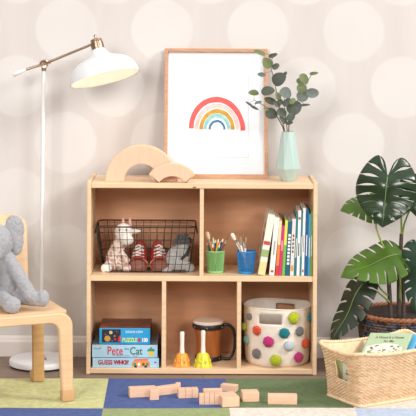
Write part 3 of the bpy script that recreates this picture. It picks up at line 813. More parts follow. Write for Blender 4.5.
def pencil(label, foot, tipp, col, tipcol=(226, 190, 150), lead=(60, 50, 50), r=.0046, group=None):
    foot, tipp = Vector(foot), Vector(tipp); d = (tipp-foot); L = d.length
    p = thing('pencil', label, 'pencil', foot, 0, group)
    p.rotation_euler = d.to_track_quat('Z', 'Y').to_euler(); p.matrix_basis = Matrix.LocRotScale(foot, p.rotation_euler, None)
    bm = B(); lathe(bm, [(0, 0), (r, 0), (r, L-.018), (0, L-.018)], 6); obj('shaft', bm, mat('pencil_%d_%d_%d' % col, col, .4), p, world=False)
    bm = B(); lathe(bm, [(r*.98, L-.018), (r*.38, L-.005), (0, L-.005)], 12); obj('sharpened_wood', bm, mat('pencil_wood_%d' % tipcol[0], tipcol, .7), p, world=False, smooth=True)
    bm = B(); lathe(bm, [(r*.38, L-.005), (0, L)], 8); obj('lead', bm, mat('lead_%d_%d_%d' % lead, lead, .5), p, world=False, smooth=True)
def brush(label, foot, tipp, col, bris, r=.0042, br=.006, group=None):
    foot, tipp = Vector(foot), Vector(tipp); d = (tipp-foot); L = d.length
    p = thing('paint_brush', label, 'paint brush', foot, 0, group)
    p.rotation_euler = d.to_track_quat('Z', 'Y').to_euler(); p.matrix_basis = Matrix.LocRotScale(foot, p.rotation_euler, None)
    bm = B(); lathe(bm, [(0, 0), (r*.5, .002), (r, L*.35), (r*.9, L-.045), (0, L-.045)], 10); obj('brush_handle', bm, mat('brush_%d_%d_%d' % col, col, .4), p, world=False, smooth=True)
    bm = B(); lathe(bm, [(r*.95, L-.045), (br*.7, L-.032), (br*.7, L-.029), (0, L-.029)], 12); obj('ferrule', bm, mat('ferrule_metal', (190, 180, 170), .3, metal=.8), p, world=False, smooth=True)
    bm = B(); lathe(bm, [(br*.7, L-.030), (br*.95, L-.018), (br*.8, L-.004), (0, L)], 12); obj('bristles', bm, mat('bristle_%d' % bris[0], bris, .9, var=.15, scale=120), p, world=False, smooth=True)

def fill_green():
    _, _, px, Y, t, b, h, _ = CUPS[0]; c = cg
    G = 'pencils in the green cup'
    items = [(208.5, 238, (140, 60, 50), 'dark red'), (206, 241, (60, 140, 120), 'green'), (210.5, 240, (40, 60, 100), 'navy blue'), (213, 236.5, (196, 226, 216), 'pale mint'),
             (215.5, 238.5, (40, 44, 54), 'black'), (218.5, 238, (226, 178, 40), 'yellow'), (221, 240, (40, 110, 90), 'dark green'), (223.5, 237.5, (30, 60, 110), 'deep blue'), (220, 243, (60, 150, 190), 'sky blue'), (212, 243, (190, 90, 50), 'orange')]
    for i, (tx, ty, col, cn) in enumerate(items):
        a = 2*PI*i/len(items)
        foot = Vector((c.x + .7*b*math.cos(a+PI)*.8, Y + .75*b*math.sin(a+2.1), ZM+.006))
        tp = at(tx, ty, Y + .5*t*math.sin(a))
        foot.x = c.x - (tp.x-c.x)*.45
        pencil('%s pencil among those in the green mesh cup' % cn, foot, tp, col, (232, 200, 166), tuple(int(v*.8) for v in col), group=G)
    brush('round pale-tipped brush at left of the green mesh cup', (c.x+.008, Y+.004, ZM+.008), at(206.8, 231.5, Y-.005), (190, 140, 90), (224, 196, 160), br=.009, group='brushes in the green cup')
    brush('thin brown brush leaning right out of the green mesh cup', (c.x-.012, Y-.006, ZM+.008), at(229.5, 233.5, Y+.01), (120, 84, 60), (150, 110, 80), br=.004, group='brushes in the green cup')
fill_green()
def fill_blue():
    _, _, px, Y, t, b, h, _ = CUPS[1]; c = cb; G = 'brushes in the blue cup'
    items = [(231.5, 233, (226, 216, 204), (238, 226, 204), .010, 'widest pale brush leaning left out of the blue mesh cup'), (235, 235, (216, 150, 100), (196, 150, 110), .006, 'orange-handled brush leaning left in the blue mesh cup'),
             (238, 234.5, (236, 226, 214), (150, 110, 80), .005, 'white brush with brown tip in the blue mesh cup'), (240.5, 236.5, (150, 180, 110), (214, 190, 160), .005, 'green-handled brush in the blue mesh cup'),
             (243.5, 234, (210, 196, 180), (160, 120, 84), .004, 'beige thin brush in the blue mesh cup'), (246, 237, (230, 220, 216), (180, 150, 120), .004, 'rightmost pale brush in the blue mesh cup')]
    for i, (tx, ty, col, br_, w, lab) in enumerate(items):
        tp = at(tx, ty, Y + .5*t*math.sin(i*2.2))
        foot = Vector((c.x + .018 - .006*i + (.004 if i % 2 else 0), Y + .014*math.cos(i*2.2), ZM+.007))
        brush(lab, foot, tp, col, br_, br=w*.9, group=G)
fill_blue()

def build_books():
    # bottom left px, bottom right px, top left px, top right px, top y, colour, label
    rows = [
      (257.6, 265.2, 269.5, 274.2, 216.5, (236, 228, 214), 'white picture book with illustrated cover, leaning leftmost on the shelf', 'art'),
      (269.0, 274.4, 275.0, 279.2, 219.0, (240, 236, 228), 'white spine book right of the leaning illustrated one', 'w'),
      (275.2, 278.3, 279.5, 282.0, 221.0, (238, 132, 60), 'orange spine book near the left of the row', ''),
      (278.4, 281.6, 282.0, 285.0, 227.0, (206, 48, 110), 'short magenta spine book', ''),
      (281.8, 284.8, 285.2, 288.2, 221.5, (112, 184, 72), 'green and lime spine book between magenta and teal ones', ''),
      (285.0, 289.6, 288.6, 292.3, 222.5, (24, 92, 118), 'dark teal book with white title on spine', 'title'),
      (289.8, 293.6, 292.5, 296.0, 220.0, (232, 216, 212), 'pinkish white spine book with small title', 'title2'),
      (293.8, 296.2, 296.2, 298.4, 216.5, (26, 116, 128), 'thin teal book left of a tall white one', ''),
      (296.4, 299.4, 298.6, 301.2, 211.5, (238, 236, 232), 'tall white book with red mark near the spine top', 'red'),
      (299.5, 301.2, 301.3, 303.2, 213.5, (40, 130, 146), 'thinnest blue-green book between two tall white ones', ''),
      (301.3, 304.0, 303.3, 306.0, 209.0, (244, 242, 238), 'tallest white spine book of the row', 'w'),
      (304.1, 307.4, 306.1, 309.0, 211.0, (22, 94, 152), 'tall deep blue book of the row', ''),
      (307.5, 309.8, 309.1, 311.0, 215.0, (72, 156, 206), 'light blue book near the right end of the row', ''),
      (309.9, 312.0, 311.1, 312.8, 212.0, (128, 170, 60), 'green book at the right end against the shelf side', '')]
    Y = .022
    paper = mat('book_paper', (240, 232, 216), .8, var=.05, scale=120)
    for i, (b0, b1, t0, t1, ty, col, lab, kind) in enumerate(rows):
        yb = 277.6
        pb0, pb1 = at(b0, yb, Y), at(b1, yb, Y); pt0, pt1 = at(t0, ty, Y), at(t1, ty, Y)
        base = (pb0+pb1)/2; base.z = ZM
        up = ((pt0+pt1)-(pb0+pb1))/2; ang = math.atan2(up.x, up.z); th = (pb1.x-pb0.x)*math.cos(ang)*.93
        H = up.length - .004; D = random.uniform(.17, .2) if i != 3 else .15
        bk = thing('book', lab, 'book', base, 0, 'books on the middle shelf')
        bk.location.y = Y
        R = Matrix.Rotation(ang, 3, 'Y')
        lift = abs(math.sin(ang))*th/2 + .0006
        def P(bm): bmesh.ops.transform(bm, matrix=Matrix.Translation((0, 0, lift)) @ R.to_4x4(), verts=bm.verts); return bm
        cm = mat('book_cover_%d' % i, col, .45)
        ct = .0011
        bm = B()
        for s in (-1, 1): bx(bm, s*th/2 - (ct if s > 0 else 0), s*th/2 + (ct if s < 0 else 0), 0, D, 0, H)
        bx(bm, -th/2, th/2, -.0012, .0014, 0, H)
        cv = obj('cover', P(bm), cm, bk, world=False)
        bm = B(); bx(bm, -th/2+ct, th/2-ct, .0014, D-.004, .003, H-.003); obj('pages', P(bm), paper, bk, world=False)
        dark = mat('spine_ink_dark', (70, 60, 60), .6); wht = mat('spine_ink_white', (244, 240, 232), .6); redm = mat('spine_ink_red', (200, 60, 50), .6)
        def bar(z0, z1, w, m, n='spine_print'):
            bm = B(); bx(bm, -w*th/2, w*th/2, -.0017, -.0012, z0*H, z1*H); obj(n, P(bm), m, cv, world=False)
        if kind == 'art':
            cm2 = [mat('art_green', (150, 176, 110), .6), mat('art_red', (196, 70, 60), .6), mat('art_yellow', (226, 210, 150), .6), mat('art_grey', (140, 150, 140), .6)]
            bm = B(); rs = random.Random(3)
            for k in range(16):
                y, z, r_ = rs.uniform(.02, D-.02), rs.uniform(.02, H*.8), rs.uniform(.008, .02)
                vs_ = [bm.verts.new((-th/2-.0004-.00002*k, y+r_*math.cos(t)*1.6, z+r_*math.sin(t))) for t in [2*PI*q/10 for q in range(10)]]
                bm.faces.new(vs_).material_index = k % 4
            obj('cover_picture', P(bm), cm2, cv, world=False)
            bar(.0, .22, .98, cm2[2]); bar(.3, .42, .98, cm2[0]); bar(.5, .56, .9, cm2[1])
        elif kind == 'title':
            M = Matrix.Translation((0, 0, lift)) @ R.to_4x4()
            text('spine_title', 'READ AND LEARN', bk.matrix_basis @ (M @ Vector((0, -.0016, H*.55))), -(R @ Z3), R @ X3, th*.55, H*.62, wht, cv) if False else None
            for k in range(9): bar(.2+.065*k, .2+.065*k+.042, .55, wht)
        elif kind == 'title2':
            for k in range(5): bar(.4+.07*k, .4+.07*k+.045, .4, dark)
            bar(.08, .18, .7, mat('spine_ink_gold', (214, 150, 80), .6))
        elif kind == 'red': bar(.86, .9, .8, redm); bar(.3, .5, .35, dark)
        elif kind == 'w': bar(.35, .6, .3, mat('spine_ink_grey', (170, 160, 160), .6)); bar(.05, .09, .6, redm)
        elif i == 2: bar(.55, .98, .95, mat('spine_ink_cream', (236, 214, 170), .6)); bar(.0, .18, .95, redm)
        elif i == 3: bar(.5, .7, .6, mat('spine_ink_pink', (236, 140, 160), .6))
        elif i == 4: bar(.55, 1.0, .98, mat('spine_ink_lime', (216, 216, 90), .6))
        else: bar(.3, .62, .3, wht)
build_books()

# ------------------------------------------------------------------ lower left cubby: game boxes
def build_boxes():
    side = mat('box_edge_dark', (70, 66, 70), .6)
    def gbox(name, label, x0, x1, ztop, zbot, Y, D, col, topcol):
        a, b = at(x0, ztop, Y), at(x1, ztop, Y)
        z0, z1 = zbot, a.z
        t = thing(name, label, 'boxed game', ((a.x+b.x)/2, Y + D/2, z0), 0, 'boxed games stacked in the lower left cubby')
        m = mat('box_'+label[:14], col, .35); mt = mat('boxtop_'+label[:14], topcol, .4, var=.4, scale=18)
        bm = B(); bx(bm, a.x, b.x, Y, Y+D, z0+.0004, z1-.0004, .0012)
        for f in bm.faces:
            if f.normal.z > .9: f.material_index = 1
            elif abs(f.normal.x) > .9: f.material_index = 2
        obj('carton', bm, [m, mt, side], t)
        return t, a.x, b.x, z0, z1
    def F(x0, z0, Y): return fr((x0, Y, z0), (1, 0, 0), (0, 0, 1))
    red, gr, nav, wh = mat('ink_red', (206, 44, 52), .5), mat('ink_green', (54, 112, 62), .5), mat('ink_navy', (62, 84, 120), .5), mat('ink_white', (244, 244, 240), .5)
    yel, tealm, org = mat('ink_yellow', (226, 196, 60), .5), mat('ink_teal', (40, 150, 130), .5), mat('ink_orange', (232, 150, 80), .5)
    # bottom
    Y = .012
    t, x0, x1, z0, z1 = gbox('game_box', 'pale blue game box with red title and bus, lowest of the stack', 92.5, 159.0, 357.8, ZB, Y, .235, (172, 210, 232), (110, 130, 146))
    W, H = x1-x0, z1-z0; M = F(x0, z0, Y); nY = -.0003
    def T(s, cx, cy, h, w, m, bold=0.0, e=.0005): text('lettering', s, M @ Vector((cx*W, cy*H, 0)), X3, Z3, h*H, w*W, m, t, e, bold)
    bm = B(); decal(bm, ngon(.31*W, .55*H, .23*W, .3*H, 24), M, 0, .0005); 
    o = obj('title_backing', bm, mat('ink_title_shadow', (120, 70, 90), .6), t); bpy.data.objects.remove(o)
    T('GUESS WHO?', .315, .55, .50, .46, mat('ink_maroon', (120, 36, 52), .5), .022, .0005)
    T('GUESS WHO?', .31, .565, .40, .44, red, .01, .0009)
    bm = B()
    decal(bm, [(.585*W, .1*H), (.865*W, .1*H), (.865*W, .55*H), (.83*W, .8*H), (.62*W, .7*H), (.59*W, .5*H)], M, 0, .0005)
    decal(bm, [(.62*W, .7*H), (.83*W, .8*H), (.85*W, .95*H), (.64*W, .9*H)], M, 1, .0006)
    for k, cx in enumerate((.635, .70, .765, .825)): decal(bm, ngon(cx*W, .36*H, .022*W, .17*H), M, (2, 3, 4, 2)[k], .0007)
    for cx in (.65, .80): decal(bm, ngon(cx*W, .14*H, .022*W, .12*H), M, 5, .0008)
    obj('bus_picture', bm, [org, mat('ink_coral', (224, 120, 84), .5), tealm, wh, mat('ink_brown', (130, 84, 56), .5), mat('ink_black', (36, 36, 40), .5)], t)
    bm = B(); decal(bm, rect(.93*W, .96*W, .5*H, .62*H), M, 0, .0005); obj('small_print', bm, nav, t)
    zb = z1
    # middle
    Y = .018
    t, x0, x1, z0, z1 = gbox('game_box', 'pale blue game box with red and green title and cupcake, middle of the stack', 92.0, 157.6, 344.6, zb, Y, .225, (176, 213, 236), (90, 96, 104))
    W, H = x1-x0, z1-z0; M = F(x0, z0, Y)
    T('Pete', .355, .54, .66, .235, red, .012); T('the', .53, .70, .2, .07, nav, .0); T('Cat', .675, .53, .60, .19, gr, .012)
    T('The Missing Cupcakes', .445, .14, .13, .26, nav, .0); T('Game', .66, .14, .13, .08, red, .0)
    T('briarpatch', .085, .68, .13, .11, nav, .0); bm = B(); decal(bm, ngon(.13*W, .8*H, .012*W, .05*H), M, 0, .0005); obj('small_print', bm, org, t)
    bm = B(); decal(bm, [(.855*W, .5*H), (.945*W, .5*H), (.93*W, .14*H), (.87*W, .14*H)], M, 0, .0005)
    decal(bm, [(.84*W, .5*H), (.96*W, .5*H), (.95*W, .64*H), (.925*W, .74*H), (.875*W, .74*H), (.85*W, .64*H)], M, 1, .0006); decal(bm, ngon(.9*W, .78*H, .014*W, .055*H), M, 2, .0007)
    obj('cupcake_picture', bm, [yel, tealm, red], t)
    zb = z1
    # top
    Y = .03
    t, x0, x1, z0, z1 = gbox('puzzle_box', 'bright blue solar system puzzle box on top of the stack', 99.4, 150.2, 327.9, zb, Y, .19, (40, 158, 214), (120, 70, 56))  # brown top colour holds the picture and the shade painted into it
    W, H = x1-x0, z1-z0; M = F(x0, z0, Y)
    bm = B(); decal(bm, rect(.05*W, .42*W, .1*H, .92*H), M, 0, .0005)
    for cx, cy, r_, mi in ((.225, .72, .035, 1), (.16, .34, .06, 2), (.12, .6, .012, 4), (.30, .5, .02, 4), (.34, .78, .015, 5), (.25, .2, .02, 5), (.31, .3, .022, 3)): decal(bm, ngon(cx*W, cy*H, r_*W, r_*W), M, mi, .0007)
    decal(bm, [(.36*W, .15*H), (.42*W, .15*H), (.42*W, .55*H), (.385*W, .5*H)], M, 3, .0008)
    obj('space_picture', bm, [mat('ink_space', (38, 34, 48), .5), mat('ink_pale_planet', (196, 186, 130), .5), mat('ink_ochre', (196, 146, 70), .5), red, mat('ink_lilac', (130, 120, 150), .5), mat('ink_dim_blue', (60, 96, 140), .5)], t)
    T('THE SOLAR SYSTEM', .68, .76, .13, .34, wh, .01); T('PUZZLE', .60, .26, .26, .29, mat('ink_lime', (206, 226, 100), .5), .035); T('100', .90, .26, .26, .11, wh, .035)
    bm = B(); decal(bm, ngon(.79*W, .26*H, .028*W, .13*H, 12), M, 0, .0005); obj('star_badge', bm, red, t)
    bm = B(); decal(bm, ngon(.69*W, .52*H, .012*W, .05*H, 12), M, 0, .0005); obj('small_print', bm, red, t)
build_boxes()

# ------------------------------------------------------------------ lower middle cubby: bells and drum
def bell(label, px, py, Y, col, k=1.0):
    c = at(px, py, Y)
    t = thing('hand_bell', label, 'hand bell', (c.x, Y, ZB), 0, 'toy hand bells in the lower middle cubby')
    m = mat('bell_'+label[:6], col, .35, coat=.2)
    bm = B(); n = 48
    prof = [(.0, .052), (.012, .052), (.0185, .050), (.022, .044), (.025, .03), (.029, .015), (.034, .004), (.034, .0005), (.031, .0005), (.026, .02), (.019, .042), (0, .044)]
    vs_ = lathe(bm, [(r*k, z*k) for r, z in prof], n)
    for v in vs_:
        r_ = math.hypot(v.co.x, v.co.y)
        if r_ > .02*k and v.co.z < .046*k:
            a = math.atan2(v.co.y, v.co.x); s = 1 + .05*math.cos(a*8)
            v.co.x *= s; v.co.y *= s
    obj('bell_cup', bm, m, t, world=False, smooth=50)
    bm = B(); lathe(bm, [(0, .05*k), (.0105, .05*k), (.0095, .06*k), (.0082, .085*k), (.0088, .12*k), (.0092, .132*k), (.007, .137*k), (0, .138*k)], 24); obj('handle', bm, mat('white_plastic', (236, 232, 222), .4), t, world=False, smooth=50)
    bm = B()
    for i in range(8):
        a = 2*PI*i/8 + PI/8; ball(bm, (.0292*k*math.cos(a), .0292*k*math.sin(a), .022*k), (.0035, .0035, .007), 2)
    obj('raised_motif', bm, m, t, world=False, smooth=True)
bell('orange toy hand bell with white handle, left of the yellow one', 182, 366.5, .048, (240, 160, 58))
bell('yellow toy hand bell with white handle, in front of the bongo drum', 203, 368, .04, (220, 212, 50), 1.05)

def build_drum():
    Y = .165; c = at(208.3, 362, Y)
    t = thing('hand_drum', 'wooden hand drum with white skin and black side handle behind yellow bell', 'drum', (c.x, Y, ZB))
    o = lambda n, bm, m, sm=40, p=t: obj(n, bm, m, p, world=False, smooth=sm)
    wood = mat('drum_wood', (172, 100, 48), .3, var=.22, scale=10, stretch=(6, 6, .6), coat=.3); blk = mat('black_plastic', (28, 26, 28), .4)
    h = .15
    prof = [(0, .002), (.050, .002), (.050, .012), (.0495, .03), (.0485, .05), (.0490, .075), (.0525, .1), (.0575, .125), (.060, h-.004), (0, h-.004)]
    bm = B(); lathe(bm, prof, 48); o('shell', bm, wood)
    bm = B(); lathe(bm, [(.058, h-.02), (.0645, h-.02), (.0655, h-.016), (.0655, h-.003), (.0635, h), (.058, h)], 56); o('rim_band', bm, blk)
    bm = B(); lathe(bm, [(.0625, h-.003), (.0625, h+.006), (.058, h+.011), (.03, h+.0125), (0, h+.0125)], 56); o('drum_skin', bm, mat('drum_skin', (234, 214, 196), .5, var=.06, scale=15))
    bm = B(); lathe(bm, [(.048, .0005), (.0535, .0005), (.054, .014), (.0525, .018), (.048, .018)], 56); o('foot_band', bm, blk)
    bm = B(); P = smooth_path([(.06, -.012, h-.008), (.082, -.014, h-.006), (.103, -.016, h-.03), (.108, -.018, h-.08), (.100, -.02, .028), (.082, -.02, .008), (.05, -.014, .01)], 6)
    tube(bm, P, .0062, 10); o('carry_handle', bm, blk, True)
    for a in (-PI/2-.1, -PI/2+1.0, -PI/2-1.0):
        bm = B(); ball(bm, (.0655*math.cos(a), .0655*math.sin(a), h-.011), .0028, 2); o('screw', bm, mat('steel_screw', (180, 176, 170), .3, metal=.8), True)
        bm = B(); ball(bm, (.0535*math.cos(a), .0535*math.sin(a), .01), .0026, 2); o('screw', bm, mat('steel_screw', (180, 176, 170), .3, metal=.8), True)
build_drum()

# ------------------------------------------------------------------ lower right cubby: pompom basket
def build_pom():
    Y = .142; c = at(277.2, 366, Y)
    t = thing('fabric_basket', 'cream fabric basket with colourful pompoms in the lower right cubby', 'basket', (c.x, Y, ZB))
    m = mat('cream_canvas', (236, 224, 210), .9, var=.05, scale=60, bump=.5, bscale=400)
    H = .229; rx0, rx1, ry0, ry1 = .127, .1355, .116, .124
    seg, rows = 72, 24
    hole = lambda i, j: (12 <= ((i - 46) % seg) < 0) 
    bm = B(); g = []
    for j in range(rows+1):
        v = j/rows; ring = []
        for i in range(seg):
            a = 2*PI*i/seg
            bul = .004*math.sin(PI*v) + .002*noise.noise(Vector((math.cos(a)*2, math.sin(a)*2, v*3)))
            rx, ry = rx0+(rx1-rx0)*v+bul, ry0+(ry1-ry0)*v+bul
            zz = .001 + H*v + (.0025*math.sin(3*a+1) if j == rows else 0)
            if j == 0: rx -= .006; ry -= .006
            ring.append(bm.verts.new((rx*math.cos(a), ry*math.sin(a), zz)))
        g.append(ring)
    # handle openings: front one left of centre, back one right of centre
    def inhole(i, j):
        a = (360*(i+.5)/seg) % 360
        if 18 <= j < 22 and (236 <= a <= 277): return True
        if 18 <= j < 22 and (54 <= a <= 88): return True
        return False
    for j in range(rows):
        for i in range(seg):
            if inhole(i, j): continue
            bm.faces.new((g[j][i], g[j][(i+1) % seg], g[j+1][(i+1) % seg], g[j+1][i]))
    bm.faces.new(g[0][::-1])
    w = obj('fabric_wall', bm, m, t, world=False, smooth=40); sd = w.modifiers.new('t', 'SOLIDIFY'); sd.thickness = .004; sd.offset = -1
    bm = B(); tube(bm, [(v.co.x, v.co.y, v.co.z) for v in []] or [((rx1)*math.cos(2*PI*i/60), ry1*math.sin(2*PI*i/60), H+.001+.0025*math.sin(3*2*PI*i/60+1)) for i in range(60)], .0032, 8, True)
    obj('rim_binding', bm, m, t, world=False, smooth=True)
    cols = dict(grey=(126, 122, 120), orange=(232, 82, 44), lime=(196, 204, 30), teal=(0, 128, 138), pink=(206, 48, 124), ice=(206, 218, 226), aqua=(140, 190, 186), brown=(120, 84, 64))
    poms = [(250, 316.5, 14, 'grey'), (257.7, 330.2, 19, 'orange'), (293.2, 317.7, 24, 'lime'), (309.3, 317.2, 18, 'teal'), (284.2, 333, 21, 'teal'), (298.8, 331.2, 19, 'grey'),
            (268.8, 341.5, 22, 'pink'), (288.5, 345.4, 20, 'ice'), (257.3, 353.3, 20, 'grey'), (275.6, 360.2, 23, 'lime'), (297.7, 357, 21, 'pink'), (304.3, 343, 20, 'orange'), (245.2, 326.5, 16, 'lime'), (247.6, 339.5, 17, 'aqua')]
    for px, py, r_, cn in poms:
        r = r_/5.2*6.13/FPX*1.3
        # drop the pom on the ellipse where the sight line meets the front wall
        y = .02
        for _ in range(8):
            p = at(px, py, y); v = (p.z-ZB)/H; rx, ry = rx0+(rx1-rx0)*v+.004, ry0+(ry1-ry0)*v+.004
            q = max(0.02, 1-((p.x-c.x)/rx)**2); y = Y - ry*math.sqrt(q)
        p = at(px, py, y); n = Vector(((p.x-c.x)/rx**2, (p.y-Y)/ry**2, 0)).normalized()
        bm = B(); ball(bm, p + n*r*.35, (r, r, r), 3)
        cc = p + n*r*.35
        for v_ in bm.verts:
            d = v_.co - cc; k = 1 + .16*noise.noise(d*420) + random.uniform(-.07, .07)
            dn = d.dot(n); v_.co = cc + (d - n*dn*.45)*k
        obj('pompom', bm, mat('pom_'+cn, cols[cn], .95, var=.3, scale=260, bump=1.0, bscale=700, sheen=.3, spec=.05), t, smooth=True)['label'] = {'ice': 'pale blue-white'}.get(cn, cn) + ' wool pompom'
    bm = B()
    pts = [(rx0*math.cos(a)*.9, ry1*.9*math.sin(a), .15) for a in (1.2, 1.2)]
    bm.free()
build_pom()

# ------------------------------------------------------------------ monstera in a woven planter
PLX, PLY = at(400.5, 312, .10).x, .10
def build_planter():
    t = thing('woven_planter', 'dark woven planter with brown rim holding the monstera', 'planter', (PLX, PLY, 0))
    H, r0, r1 = .232, .145, .172
    ms = [mat('weave_charcoal', (72, 74, 84), .6), mat('weave_blue', (92, 94, 102), .6), mat('weave_rust', (124, 84, 62), .6), mat('weave_black', (44, 42, 46), .6)]
    bm = B(); nst = 56; seg = nst*4; rows = 20; rs = random.Random(5)
    for j in range(rows):
        z = .006 + (H-.02)*j/(rows-1); R = r0 + (r1-r0)*(j/(rows-1)); hh = (H/rows)*.52
        ring = []
        for i in range(seg):
            a = 2*PI*i/seg; R2 = R + .0026*math.cos(nst*a + PI*(j % 2))
            ring.append([bm.verts.new(((R2+dx)*math.cos(a), (R2+dx)*math.sin(a), z+dz)) for dx, dz in ((0, -hh), (.0028, 0), (0, hh), (-.004, 0))])
        cur = 0
        for i in range(seg):
            if i % 4 == 0: cur = rs.choice([0, 0, 1, 1, 3, 3, 2]) if rs.random() > .22 else 2
            A, D = ring[i], ring[(i+1) % seg]
            for k in range(4): bm.faces.new((A[k], A[(k+1) % 4], D[(k+1) % 4], D[k])).material_index = cur
    obj('woven_wall', bm, ms, t, world=False, smooth=True)
    rimm = mat('rattan_rim', (148, 92, 58), .55, var=.25, scale=60)
    bm = B()
    for ph in (0, PI): tube(bm, [((r1+.002+.004*math.cos(24*2*PI*i/240+ph))*math.cos(2*PI*i/240), (r1+.002+.004*math.cos(24*2*PI*i/240+ph))*math.sin(2*PI*i/240), H+.004*math.sin(24*2*PI*i/240+ph)) for i in range(240)], .0068, 8, True)
    obj('rim', bm, rimm, t, world=False, smooth=True)
    bm = B(); lathe(bm, [(0, .004), (r0-.008, .004), (r1-.009, H-.006), (r1-.006, H-.006), (r0-.004, .001), (0, .001)], 64); obj('liner', bm, mat('planter_liner', (60, 48, 42), .8), t, world=False, smooth=40)
    bm = B()
    vs_ = lathe(bm, [(r1-.012, H-.032), (.12, H-.028), (.07, H-.026), (.03, H-.025), (0, H-.025)], 48)
    for v in vs_: v.co.z += .006*noise.noise(v.co*60)
    obj('soil', bm, mat('potting_soil', (58, 44, 38), .95, var=.4, scale=120, bump=1, bscale=200), t, world=False, smooth=True)
build_planter()

def monstera_leaf(A, T, nrm, wid, fold=.25, droop=.25, slit0=.42, back=.25, seed=0, gap=.2, holes=0.0):
    """heart-shaped leaf with finger lobes; A petiole joint, T tip"""
    A, T = Vector(A), Vector(T); x = (T-A); L = x.length; x.normalize()
    n = Vector(nrm); n = (n - n.dot(x)*x).normalized(); y = n.cross(x)
    rs = random.Random(seed)
    out = smooth_path([(-.03, .0, 0), (-back*.75, .16, 0), (-back, .42, 0), (-back*.6, .74, 0), (.05, .96, 0), (.25, 1.0, 0), (.45, .92, 0), (.63, .74, 0), (.80, .47, 0), (.92, .20, 0), (1.0, .0, 0)], 8)
    No = len(out)-1
    def e(s):
        f = s*No; i = min(int(f), No-1); return out[i].lerp(out[i+1], f-i)
    def b(s): return Vector((max(0, (s-.30)/.70)**1.0*.98, 0, 0))
    bm = B()
    def put(p, side):
        px_, py_ = p.x, p.y*wid
        z = -fold*abs(py_)**1.5*1.2 - droop*max(0, px_)**2*.6 - .15*abs(py_)**2 + .03*math.sin(9*px_+3*py_)
        if px_ < 0: z -= .5*px_*px_
        return bm.verts.new(A + x*px_*L + y*side*py_*L + n*z*L)
    for side in (1, -1):
        hol = holes
        cuts = [0, .16, .28, .38, .475, .565, .65, .735, .82, 1.0]
        cuts = [c + (rs.uniform(-.012, .012) if 0 < c < 1 else 0) for c in cuts]
        for fi, (s0, s1) in enumerate(zip(cuts, cuts[1:])):
            m, k = 8, 14; sc = (s0+s1)/2; g = []
            sl = slit0 + rs.uniform(-.08, .12) + (.2 if fi in (0, 8) else 0)
            for a in range(m+1):
                s = s0 + (s1-s0)*a/m; row = []
                for c in range(k+1):
                    u = c/k
                    gp = 0
                    if u > sl:
                        w = (u-sl)/(1-sl); gp = (gap*min(1, w*3.5)*(1-.25*w) + .10*max(0, (w-.8)/.2)**2)
                        gp = gp*(1-hol) + hol*gap*1.25*math.sin(PI*min(1, w/.82))**.6*(w < .82)
                    # outermost cuts at sinus and tip stay closed
                    se = sc + (s-sc)*(1-gp)
                    if fi == 0 and a < m/2: se = s
                    if fi == 8 and a > m/2: se = s
                    p = b(se).lerp(e(se), u)
                    # veins sweep toward the tip
                    p.x += .10*math.sin(PI*u)*(0 if se < .25 else 1)*(-.35)
                    row.append(put(p, side))
                g.append(row)
            for a in range(m):
                for c in range(k):
                    vs_ = [g[a][c], g[a+1][c], g[a+1][c+1], g[a][c+1]]
                    bm.faces.new(vs_)
    bmesh.ops.remove_doubles(bm, verts=bm.verts, dist=.0004)
    bmesh.ops.dissolve_degenerate(bm, edges=bm.edges, dist=.0002)
    return bm, (A, x, n, L)

